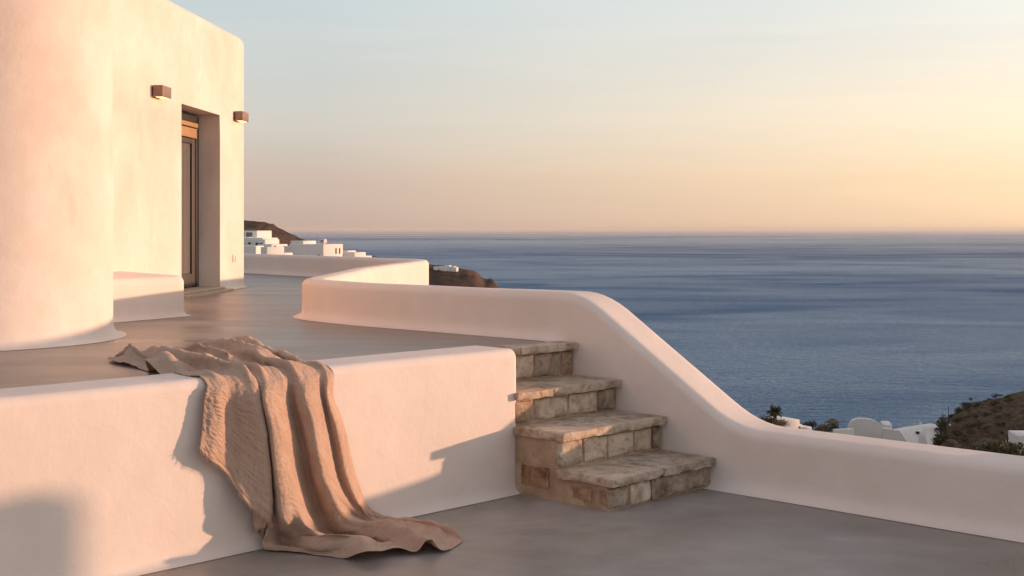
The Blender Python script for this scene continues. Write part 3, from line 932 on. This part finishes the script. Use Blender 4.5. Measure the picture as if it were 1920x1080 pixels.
def heightfield(bm, xs, ys, fn):
    V = [[bm.verts.new((x, y, fn(x, y))) for y in ys] for x in xs]
    for i in range(len(xs)-1):
        for j in range(len(ys)-1):
            bm.faces.new((V[i][j], V[i+1][j], V[i+1][j+1], V[i][j+1]))
bm = bmesh.new()
heightfield(bm, np.linspace(-230, 190, 281), np.linspace(-40, 400, 301), hillz)
struct('hillside', bm, M_EARTH, 'dry brown hillside falling from the terrace to the sea', 180)
# far headlands from their skylines
def headland(name, sky, dist, depth, label, seed):
    sky = [(at(px, py, dist).x, at(px, py, dist).z) for px, py in sky]
    xs = np.linspace(sky[0][0], sky[-1][0], 120)
    zr = np.interp(xs, [a for a, _ in sky], [b_ for _, b_ in sky])
    b_ = bmesh.new(); ys = np.linspace(dist-depth, dist+depth, 60)
    V = []
    for x, z in zip(xs, zr):
        row = []
        for y in ys:
            u = (y-dist)/depth
            prof_ = 1-abs(u)**1.25
            zz = SEA-4+(z-SEA+4)*prof_
            g = noise.noise(Vector((x*.018+seed, y*.012, 1)))*7+noise.noise(Vector((x*.06+seed, y*.05, 2)))*2.6+noise.noise(Vector((x*.2, y*.16, seed)))*.9
            zz += g*min(1, abs(u)*3)*prof_**.5
            if abs(u) < .15: zz += abs(noise.noise(Vector((x*.25, y*.2, seed))))*.8
            row.append(b_.verts.new((x, y, zz)))
        V.append(row)
    for A, B in zip(V, V[1:]):
        for k in range(len(A)-1): b_.faces.new((A[k], B[k], B[k+1], A[k+1]))
    return struct(name, b_, M_ROCK, label, 180)
headland('headland', [(120, 425), (300, 412), (400, 409), (462, 413), (480, 414.5), (495, 416), (505, 419), (509, 418), (513, 422), (520, 426), (540, 436), (560, 446), (575, 452), (590, 460), (620, 476), (660, 500), (700, 540)], 720, 190, 'dark brown rocky headland rising behind the white houses', 4)
headland('headland', [(640, 470), (740, 486), (800, 494), (830, 498), (855, 502), (880, 506), (892, 510), (900, 516), (907, 522), (912, 524), (920, 522), (926, 526), (931, 534), (945, 550), (975, 600), (1000, 640)], 520, 120, 'low dark rocky point running into the sea beyond the parapet', 9)

def far_house(px, ytop, d, boxes, rot, label, wins=(), extras=(), cat='house', group=None, name='house', roof=True):
    """boxes: (x0,x1,y0,y1,z0,z1) in metres about the anchor; z relative to the roof line at (px,ytop)"""
    A = at(px, ytop, d)
    h = empty(name, A, label, cat, group)
    Mh = Matrix.Translation(A) @ Matrix.Rotation(rot, 4, 'Z')
    b_ = bmesh.new()
    for i, bx_ in enumerate(boxes): box(b_, Mh, *bx_, bev=.10, seg=2)
    w_ = finish('wall', b_, M_FAR, h, 50)
    for nm, bx_, m_ in wins:
        b_ = bmesh.new(); box(b_, Mh, *bx_, bev=.02, seg=1); finish(nm, b_, m_, h, 0)
    return h
px2 = lambda d: d/FPX
# main block with roof room and chimney (front face in shade, right face in the sun)
rt = R(-31)
h = far_house(606, 458, 200, [(-6.9, 0, 0, 4.9, -7, 0), (-6.9, -4.3, .3, 3.5, -.2, .52)], rt, 'long white flat roofed house with a small arched chimney above the far terrace parapet',
    wins=[('window', (-.03, .012, 2.95, 3.35, -1.55, -.62), M_DARK), ('window', (-.03, .012, 3.85, 4.25, -1.55, -.62), M_DARK), ('window', (-.03, .012, 2.0, 2.7, -2.9, -2.3), M_SHUT), ('window', (-1.1, -.7, -.012, .03, -1.75, -1.6), M_DARK)])
b_ = bmesh.new(); A = at(606, 458, 200); Mh = Matrix.Translation(A) @ Matrix.Rotation(rt, 4, 'Z')
box(b_, Mh, -1.15, -.1, .3, .55, -.05, .25, .04); 
for x0, x1 in ((-1.15, -.82), (-.42, -.1)): box(b_, Mh, x0, x1, .32, 1.0, .2, .62, .04)
box(b_, Mh, -1.17, -.08, .30, 1.02, .6, .78, .07, 3); box(b_, Mh, -.83, -.41, .7, .98, .2, .61, 0)
ch = finish('chimney', b_, M_FAR, h, 50)
b_ = bmesh.new(); box(b_, Mh, -.80, -.44, .66, .69, .24, .60, 0); finish('opening', b_, M_DARK, ch, 0)
far_house(656, 473, 205, [(-1.0, .9, 0, 3, -5, 0), (-3.4, -1.1, .8, 3, -5, .25)], rt, 'small white flat roofed house just right of the long far house', wins=[('window', (-2.6, -2.0, .77, .81, -.75, -.2), M_DARK)])
far_house(668, 479.5, 230, [(-1.2, 1.2, 0, 3, -5, 0)], rt, 'lowest white rooftop at the right end of the far houses')
# stacked houses by the facade edge
far_house(474, 432.5, 270, [(-6, 1.0, 0, 6, -9, 0), (-6, .2, -1.6, .1, -9, -1.35)], R(-20), 'topmost white house of the village with a shaded grey loggia',
    wins=[('window', (-1.6, -.1, -.04, .02, -1.25, -.35), M_SHUT), ('window', (-4.4, -2.0, -.04, .02, -1.25, -.35), M_SHUT)])
far_house(483, 446, 262, [(-8, 1.2, 0, 6, -9, 0)], R(-20), 'white village house with a row of dark openings below the topmost house',
    wins=[('window', (-.6, .1, -.05, .02, -.95, -.4), M_DARK), ('window', (-2.2, -1.6, -.05, .02, -1.3, -.9), M_DARK), ('window', (-6.0, -5.5, -.05, .02, -.9, -.5), M_SHUT), ('window', (1.18, 1.24, .8, 1.9, -1.0, -.4), M_DARK)])
far_house(492, 449, 255, [(-2.2, .6, 0, 5, -9, 0)], R(-24), 'white village cube house stepping down right of the dark openings',
    wins=[('window', (-1.6, -.9, -.05, .02, -1.2, -.65), M_DARK), ('window', (-.6, .1, -.05, .02, -1.25, -.7), M_DARK)])
far_house(502, 458, 248, [(-2.6, .9, 0, 5, -9, 0)], R(-28), 'small white village house with two dark windows on the lower slope',
    wins=[('window', (-1.9, -1.2, -.05, .02, -.85, -.35), M_DARK), ('window', (.86, .94, .7, 1.5, -.9, -.3), M_DARK)])
far_house(511, 464, 240, [(-1.8, 1.0, 0, 4, -9, 0)], R(-28), 'tiny white house with a brown door at the foot of the dark hill', wins=[('door', (-.9, -.2, -.05, .02, -1.1, -.3), M_DARK)])
far_house(521, 466, 236, [(-1.3, .8, 0, 4, -9, 0)], R(-20), 'tiny grey white house touching the dark hill slope', wins=[('window', (-.8, -.2, -.05, .02, -.8, -.35), M_SHUT)])
far_house(500, 463, 170, [(-1.3, 0, 0, 3, -6, 0)], R(-40), 'sunlit white stair turret rising behind the far parapet')
far_house(480, 461, 175, [(-6, 0, 0, 3, -6, 0)], R(-10), 'low white house in blue shade right behind the far parapet')
far_house(530, 471, 190, [(-3.2, .3, 0, 3, -6, -.25), (-3.2, -2.9, 0, .2, -1, .05), (-2.2, -1.9, 0, .2, -1, .05), (-1.1, -.8, 0, .2, -1, .05)], R(-14), 'low white roof terrace wall left of the long far house')
far_house(534, 461.5, 206, [(-.5, .6, 0, 2, -6, 0)], R(-28), 'narrow white turret at the left end of the long far house')
# little houses on the dark point
pt = [(838, 497.5, 1.0, 1.2), (847, 499.5, 1.0, .8), (829, 499, 1.6, .9), (852, 501, .8, .7), (816, 500, .8, .6)]
for i, (px, yt, w_, hh) in enumerate(pt):
    far_house(px, yt, 512, [(-w_, w_, 0, 2, -3, 0)], R(-25), 'tiny white house among others on the dark rocky point', group='tiny houses on the rocky point')

# lower village beyond the lower parapet
def gz(px, d): 
    p = at(px, 430, d); return hillz(p.x, p.y)
# barrel roofed building: big curved wall, shaded front
def arch_block(name, px, ytop, d, wid, dep, rise, rot, label, drop=6, cat='building', nseg=18, thick=None):
    A = at(px, ytop, d); e = empty(name, A, label, cat)
    Mh = Matrix.Translation(A) @ Matrix.Rotation(rot, 4, 'Z')
    b_ = bmesh.new()
    arc = [(wid/2*math.cos(math.pi*(1-k/nseg)), -rise+rise*math.sin(math.pi*k/nseg)) for k in range(nseg+1)]
    outl = [(-wid/2, -rise-drop)]+arc+[(wid/2, -rise-drop)]
    f0 = [b_.verts.new(Mh @ Vector((x, 0, z))) for x, z in outl]; f1 = [b_.verts.new(Mh @ Vector((x, dep, z))) for x, z in outl]
    b_.faces.new(f0); b_.faces.new(f1)
    for k in range(len(outl)): b_.faces.new((f0[k], f0[(k+1) % len(outl)], f1[(k+1) % len(outl)], f1[k]))
    finish('vaulted_wall', b_, M_FAR, e, 40)
    return e, Mh
def outline_block(name, outline, d, dep, label, rot=0.0, lean=0.0, cat='house', wins=(), parts=None, part_name='wall'):
    """a building whose end wall has this outline (photo columns/rows at distance d), built dep metres deep"""
    ax = sum(x for x, _ in outline)/len(outline)
    A = at(ax, min(y for _, y in outline), d); e = empty(name, A, label, cat)
    k = d/FPX; y0 = min(y for _, y in outline)
    Mh = Matrix.Translation(A) @ Matrix.Rotation(rot, 4, 'Z')
    b_ = bmesh.new()
    loc = [((x-ax)*k/math.cos(rot), -(y-y0)*k) for x, y in outline]
    f0 = [b_.verts.new(Mh @ Vector((x, z*lean, z))) for x, z in loc]; f1 = [b_.verts.new(Mh @ Vector((x, dep, z))) for x, z in loc]
    b_.faces.new(f0); b_.faces.new(f1)
    for q_ in range(len(loc)): b_.faces.new((f0[q_], f0[(q_+1) % len(loc)], f1[(q_+1) % len(loc)], f1[q_]))
    finish(part_name, b_, M_FAR, e, 35)
    for nm, x0, x1, ya, yb, m_ in wins:
        b_ = bmesh.new(); box(b_, Mh, (x0-ax)*k/math.cos(rot), (x1-ax)*k/math.cos(rot), -.05-(.5*(ya+yb)-y0)*k*lean-.28*lean, .03-(.5*(ya+yb)-y0)*k*lean, -(yb-y0)*k, -(ya-y0)*k, .03, 2)
        finish(nm, b_, m_, e, 40)
    return e, Mh
outline_block('vaulted_house', [(1590, 840), (1591, 806), (1594, 796), (1599, 789), (1605, 786), (1613, 785), (1624, 785.3), (1634, 786.5), (1642, 789.5), (1649, 794), (1654, 800), (1656.5, 807), (1657, 840)], 140, .8,
    'large white vaulted house with a shaded curved front beyond the lower parapet', R(-6))
outline_block('vaulted_house', [(1655.5, 845), (1655.8, 804), (1664, 804), (1673, 805), (1681, 808), (1687, 813), (1691, 819), (1695, 826), (1698, 845)], 136.5, .7,
    'smaller white quarter vaulted annex right of the large vaulted house', R(-4))
far_house(1673, 796.5, 146, [(-1.0, 0, 0, 3, -5, 0)], R(-10), 'flat white box roof behind the vaulted annex')
far_house(1600, 803.5, 134, [(-2.2, .1, 0, .4, -4, 0)], R(14), 'low white garden wall in front of the vaulted house', cat='wall', name='garden_wall')
outline_block('long_house', [(1676, 850), (1677, 804), (1690, 802.6), (1713, 801), (1740, 799.6), (1762, 798.6), (1763, 850)], 143, .8,
    'wide bright white house with small round openings beside the dry hill', R(25), 1.1, wins=[('window', 1707.5, 1711.5, 806.5, 811, M_DARK), ('window', 1738.5, 1742, 804, 808, M_DARK), ('window', 1705, 1718, 822, 827, M_DARK), ('door', 1729.5, 1731.5, 818, 827, M_SHUT)])
outline_block('stepped_house', [(1727, 850), (1728.5, 817), (1733, 810), (1740, 802.3), (1752, 802.5), (1757, 806), (1760, 813), (1756, 820), (1757, 850)], 138, .8,
    'white stepped house against the dark shrubs of the dry hill', R(10), .8, wins=[('window', 1747.5, 1751, 812.5, 816, M_DARK), ('window', 1743, 1753, 820, 825, M_DARK), ('window', 1739, 1742.5, 825, 828.5, M_DARK)])
far_house(1728, 797.5, 150, [(-.25, .1, 0, .35, -2, .35)], 0, 'slim white chimney standing on the wide white house', cat='chimney', name='chimney')
far_house(1500, 786.5, 128, [(-2.0, 0, 0, 3, -5, 0), (0, .55, .2, 3, -5, -.55)], R(30), 'small white cube house next to the palm tree',
   wins=[('window', (-.12, .02, -.03, .02, -.9, -.65), M_DARK)])
far_house(1512, 801, 128, [(-.3, .7, 0, 1.2, -3, 0)], R(25), 'low white wall end in front of the brown bushes', cat='wall', name='garden_wall')
outline_block('domed_house', [(1871, 775), (1872, 762), (1875, 756), (1880, 752), (1887, 750.3), (1894, 750.6), (1900, 753), (1904, 757), (1906, 775)], 172, 1.2, 'grey white domed house on top of the dry hill', R(-10))
far_house(1915, 754.5, 166, [(0, 3, 0, 3, -3, 0)], R(10), 'white house corner at the right edge of the dry hill top')
far_house(1907, 816, 118, [(0, 3, 0, 3, -5, 0)], R(-6), 'low white house at the right edge above the dark shrubs')
far_house(1757, 796, 152, [(0, 1.9, 0, .35, -2, 0)], R(14), 'thin white boundary wall climbing the dry hill', cat='wall', name='garden_wall')
# mast
b_ = bmesh.new(); p = at(1778.5, 790, 150); tube(b_, [p-Vector((0, 0, 3)), p+Vector((0, 0, 1.72))], .05, .035, 5)
tag(finish('mast', b_, M_JAMB), 'thin dark mast standing on the shoreline left of the dry hill', 'mast')
# rocks (pale boulders on the dry hill)
M_BOULD = earth('boulder_rock', (.22, .15, .10), (.36, .26, .18), (.14, .10, .07), .8)
def boulder(px, py, d, sx, sy, sz, seed, label):
    b_ = bmesh.new(); bmesh.ops.create_icosphere(b_, subdivisions=4, radius=1.0)
    c = at(px, py, d)
    for v in b_.verts:
        n_ = v.co.normalized()
        k = 1+.35*noise.noise(n_*1.6+Vector((seed, 0, 0)))+.14*noise.noise(n_*5+Vector((seed, 2, 0)))
        v.co = c+Vector((n_.x*sx*k, n_.y*sy*k, n_.z*sz*k))
    tag(finish('boulder', b_, M_BOULD, None, 180), label, 'boulder')
boulder(1803, 812, 146, .75, .8, 1.0, 2, 'tall pale boulder on the dry hillside')
boulder(1852, 843, 118, 1.6, 1.5, .95, 6, 'wide brown boulder low on the dry hillside')
boulder(1783, 838, 126, .8, 1, .7, 8, 'small brown boulder beside the white stepped house')

# foliage
def clump(bm, c, rx, ry, rz, n, size, rnd_):
    for _ in range(n):
        while True:
            v = Vector((rnd_.uniform(-1, 1), rnd_.uniform(-1, 1), rnd_.uniform(-1, 1)))
            if .25 < v.length < 1: break
        k = 1+.45*noise.noise(v*2.1+c*.7)
        p = c+Vector((v.x*rx*k, v.y*ry*k, v.z*rz*k))
        a = Vector((rnd_.gauss(0, 1), rnd_.gauss(0, 1), rnd_.gauss(0, 1))).normalized(); b_ = a.orthogonal().normalized()
        s = size*rnd_.uniform(.6, 1.4)
        bm.faces.new([bm.verts.new(p+a*s), bm.verts.new(p+b_*s*.45), bm.verts.new(p-a*s), bm.verts.new(p-b_*s*.45)])
def bush(name, px, py, d, w, h, label, cat='bush', group=None, m_=M_LEAF, n=260, seed=1, parts=True):
    rn = random.Random(seed); c = at(px, py, d)
    o = empty(name, c-Vector((0, 0, h*.6)), label, cat, group)
    b_ = bmesh.new()
    for k in range(5):
        cc = c+Vector((rn.uniform(-.55, .55)*w*.5, rn.uniform(-.5, .5)*w*.5, rn.uniform(-.35, .35)*h*.5))
        clump(b_, cc, w*.33, w*.33, h*.36, n//5, min(w, h)*.11, rn)
    finish('foliage', b_, m_, o, 0)
    b_ = bmesh.new()
    for k in range(4):
        tube(b_, [c-Vector((0, 0, h*.62)), c+Vector((rn.uniform(-.3, .3)*w, rn.uniform(-.3, .3)*w, rn.uniform(-.1, .3)*h))], .05, .02, 4)
    finish('branch', b_, M_BARK, o, 0)
    return o
# palm
def palm(px, py, d, hgt, label, fr=1.5, nfr=30, seed=2):
    rn = random.Random(seed); c = at(px, py, d)
    o = empty('palm_tree', c-Vector((0, 0, hgt)), label, 'palm tree')
    b_ = bmesh.new(); tube(b_, [c-Vector((0, 0, hgt)), c-Vector((-.06, 0, hgt*.5)), c], .22, .16, 8); finish('trunk', b_, M_BARK, o, 60)
    b_ = bmesh.new()
    for k in range(nfr):
        a = rn.uniform(0, 2*math.pi); el = rn.uniform(-.5, 1.35); L_ = fr*rn.uniform(.75, 1.1)
        prev = c.copy(); dirv = Vector((math.cos(a)*math.cos(el), math.sin(a)*math.cos(el), math.sin(el)))
        side = Vector((-math.sin(a), math.cos(a), 0))
        for s_ in range(6):
            nxt = prev+dirv*(L_/6)
            for sg in (-1, 1):
                for t in (0, .5):
                    q0 = prev.lerp(nxt, t); ll = .34*(1-.1*s_)
                    tip = q0+side*sg*ll+dirv*ll*.5-Vector((0, 0, .12))
                    b_.faces.new([b_.verts.new(q0), b_.verts.new(q0+dirv*.09), b_.verts.new(tip)])
            prev = nxt; dirv = (dirv-Vector((0, 0, .17))).normalized()
    finish('crown', b_, M_LEAF, o, 0)
palm(1453, 773, 122, 6, 'dark palm tree rising above the end of the ramped parapet', .75, 34)
bush('bush', 1443, 789, 121, 2.0, 1.1, 'dark green bush at the foot of the palm tree', n=520, seed=3)
bush('bush', 1466, 793, 120, 2.0, .75, 'olive bush right of the palm tree before the cube house', m_=M_DRYLEAF, n=420, seed=4)
bush('bush', 1521, 797, 150, 1.7, 1.1, 'dark rounded bush behind the low wall end', n=260, seed=5)
bush('bush', 1508, 796, 150, 1.0, .7, 'small dark bush between cube house and rounded bush', n=200, seed=15)
bush('bush', 1544, 803, 140, 1.9, 1.4, 'golden brown bush in front of the sea near the parasol', m_=M_DRYLEAF, n=380, seed=6)
bush('bush', 1566, 802, 138, 1.0, 1.3, 'dark upright bush right under the thatched parasol', n=300, seed=7)
# thatched parasol
par_c = at(1560.5, 785, 142)
o = empty('parasol', par_c-Vector((0, 0, 2.2)), 'small thatched parasol silhouetted against the sea', 'parasol')
b_ = bmesh.new()
ring = [b_.verts.new(par_c+Vector((.85*math.cos(2*math.pi*k/14), .85*math.sin(2*math.pi*k/14), -.38-.06*(k % 2)))) for k in range(14)]
tp = b_.verts.new(par_c+Vector((0, 0, .05)))
for k in range(14): b_.faces.new((ring[k], ring[(k+1) % 14], tp))
finish('canopy', b_, M_DRYLEAF, o, 0)
b_ = bmesh.new(); tube(b_, [par_c-Vector((0, 0, 2.4)), par_c-Vector((0, 0, .1))], .06, .05, 6); finish('pole', b_, M_BARK, o, 0)
# scrub on the dry hill
rn = random.Random(12)
def drop(px, d0=118, d1=185):
    pass
sc_lab = 'dark low scrub bush dotted over the dry brown hill'
base = bush('bush', 1850, 800, 150, 1.6, 1.1, sc_lab, group='scrub bushes on the dry hill', n=220, seed=21)
base2 = bush('bush', 1850, 800, 150, 2.2, 1.2, sc_lab, group='scrub bushes on the dry hill', n=260, seed=22)
def place(o, X, Y, sink=.1, sc_=1.0):
    o.location = Vector((X, Y, hillz(X, Y)+.25-sink)); o.scale = (sc_,)*3
first = {id(base): True, id(base2): True}
cnt = 0
for k in range(900):
    if cnt >= 95: break
    px = rn.uniform(1745, 1960); d = rn.uniform(112, 186)
    X = (px-CX)/FPX*d; z = hillz(X, d); py = HY-(z-EYE)/d*FPX
    limit = 848+(px-1850)*.125
    if py > limit+6 or py < 745: continue
    src = base if rn.random() < .5 else base2
    if first.get(id(src)): o = src; first[id(src)] = False
    else: o = copy_tree(src)
    place(o, X, d, .1, rn.uniform(.2, .55)); o.rotation_euler.z = rn.uniform(0, 6.28); cnt += 1
def gpy(px, d):
    X = (px-CX)/FPX*d; return HY-(hillz(X, d)-EYE)/d*FPX
bush('bush', 1768, 800, 138, 1.6, 2.2, 'large black green bush against the right end of the white stepped house', n=420, seed=31)
bush('bush', 1774, 826, 128, 2.6, 2.2, 'dense dark shrub under the white stepped house', n=600, seed=32)
bush('bush', 1890, 850, 112, 5.2, 1.9, 'wide dark green hedge at the lower right edge', n=900, seed=33)
bush('bush', 1816, gpy(1816, 163)-3, 163, 2.2, 1.0, 'dark bush on the ridge of the dry hill', n=300, seed=34)
bush('tree', 1796, gpy(1796, 163)-5, 163, .8, 1.1, 'small dark upright tree on the ridge left of the dry hill', 'tree', n=240, seed=35)

# ------------------------------------------------------------------ sea haze
bm = bmesh.new(); box(bm, None, -61000, 61000, -4000, 61000, SEA-1, 45)
hm = bpy.data.materials.new('sea_haze'); hm.use_nodes = True
hn = hm.node_tree; hn.nodes.remove(hn.nodes['Principled BSDF'])
pv = hn.nodes.new('ShaderNodeVolumePrincipled'); pv.inputs['Color'].default_value = (.93, .87, .82, 1)
pv.inputs['Density'].default_value = 4.2e-5; pv.inputs['Anisotropy'].default_value = .2
hn.links.new(pv.outputs[0], hn.nodes['Material Output'].inputs['Volume'])
tag(finish('haze', bm, hm, None, 0), 'thin warm haze over the open sea', None, None, 'stuff')

# ------------------------------------------------------------------ world, sun, camera
w = bpy.data.worlds.new('World'); sc.world = w; w.use_nodes = True
nt = w.node_tree; bg = nt.nodes['Background']
sky = nt.nodes.new('ShaderNodeTexSky'); sky.sky_type = 'NISHITA'; sky.sun_disc = False
sky.sun_elevation = SUN_EL; sky.sun_rotation = SUN_AZ
sky.altitude = 60; sky.air_density = 1.0; sky.dust_density = 1.0; sky.ozone_density = 1.0
# sunset haze over the sea: colour by height above the horizon, warmer towards the sun
tc = nt.nodes.new('ShaderNodeTexCoord')
sx = nt.nodes.new('ShaderNodeSeparateXYZ'); nt.links.new(tc.outputs['Generated'], sx.inputs[0])
dp = nt.nodes.new('ShaderNodeVectorMath'); dp.operation = 'DOT_PRODUCT'; dp.inputs[1].default_value = SDIR
nt.links.new(tc.outputs['Generated'], dp.inputs[0])
elev = mth(nt, 'SQRT', mth(nt, 'MAXIMUM', sx.outputs['Z'], 0.0))
away = ramp(nt, elev, [(0, (.50, .375, .33)), (.2, (.54, .43, .385)), (.295, (.60, .57, .53)), (.417, (.545, .61, .63)), (.60, (.475, .475, .505)), (1, (.345, .34, .38))])
near = ramp(nt, elev, [(0, (.97, .65, .40)), (.2, (1.0, .73, .47)), (.295, (1.0, .81, .60)), (.417, (.81, .80, .75)), (.60, (.55, .53, .52)), (1, (.345, .34, .38))])
mr = nt.nodes.new('ShaderNodeMapRange'); mr.inputs['From Min'].default_value = .12; mr.inputs['From Max'].default_value = .68
mr.clamp = True
nt.links.new(dp.outputs['Value'], mr.inputs['Value'])
hz = mixc(nt, mr.outputs[0], away, near)
hz = mixc(nt, 1.0, hz, ramp(nt, nz(nt, coords(nt, (1.6, 1.6, 26), 'Generated'), 1.5, 4, .5, .6), [(.35, (.965, .97, .98)), (.65, (1.03, 1.02, 1.01))]), 'MULTIPLY')
gl = mth(nt, 'MULTIPLY', mth(nt, 'POWER', mth(nt, 'MAXIMUM', dp.outputs['Value'], 0.0), 6.0), 1.0)
gain = mth(nt, 'MULTIPLY', mth(nt, 'ADD', 1.0, gl), .96/.15)
vm = nt.nodes.new('ShaderNodeVectorMath'); vm.operation = 'SCALE'
nt.links.new(hz, vm.inputs[0]); nt.links.new(gain, vm.inputs['Scale'])
nt.links.new(mixc(nt, .85, sky.outputs[0], vm.outputs[0]), bg.inputs['Color']); bg.inputs['Strength'].default_value = .15
L_ = bpy.data.lights.new('sun', 'SUN'); L_.energy = 3.75; L_.angle = R(1.2); L_.color = (1, .58, .36)
so_ = bpy.data.objects.new('sun', L_); COL.objects.link(so_)
so_.rotation_euler = SDIR.to_track_quat('Z', 'Y').to_euler()
cam = bpy.data.cameras.new('camera'); co = bpy.data.objects.new('camera', cam); COL.objects.link(co)
co.location = (0, 0, EYE); co.rotation_euler = (R(90), 0, 0)
cam.sensor_width = 36; cam.sensor_fit = 'HORIZONTAL'; cam.lens = FPX/1920*36
cam.shift_y = -(540-HY)/1920; cam.clip_end = 200000; cam.clip_start = .05
sc.camera = co
sc.view_settings.view_transform = 'Standard'; sc.view_settings.look = 'None'
sc.view_settings.exposure = 0.33; sc.view_settings.gamma = 1.0
sc.cycles.use_denoising = True
sc.cycles.max_bounces = 8
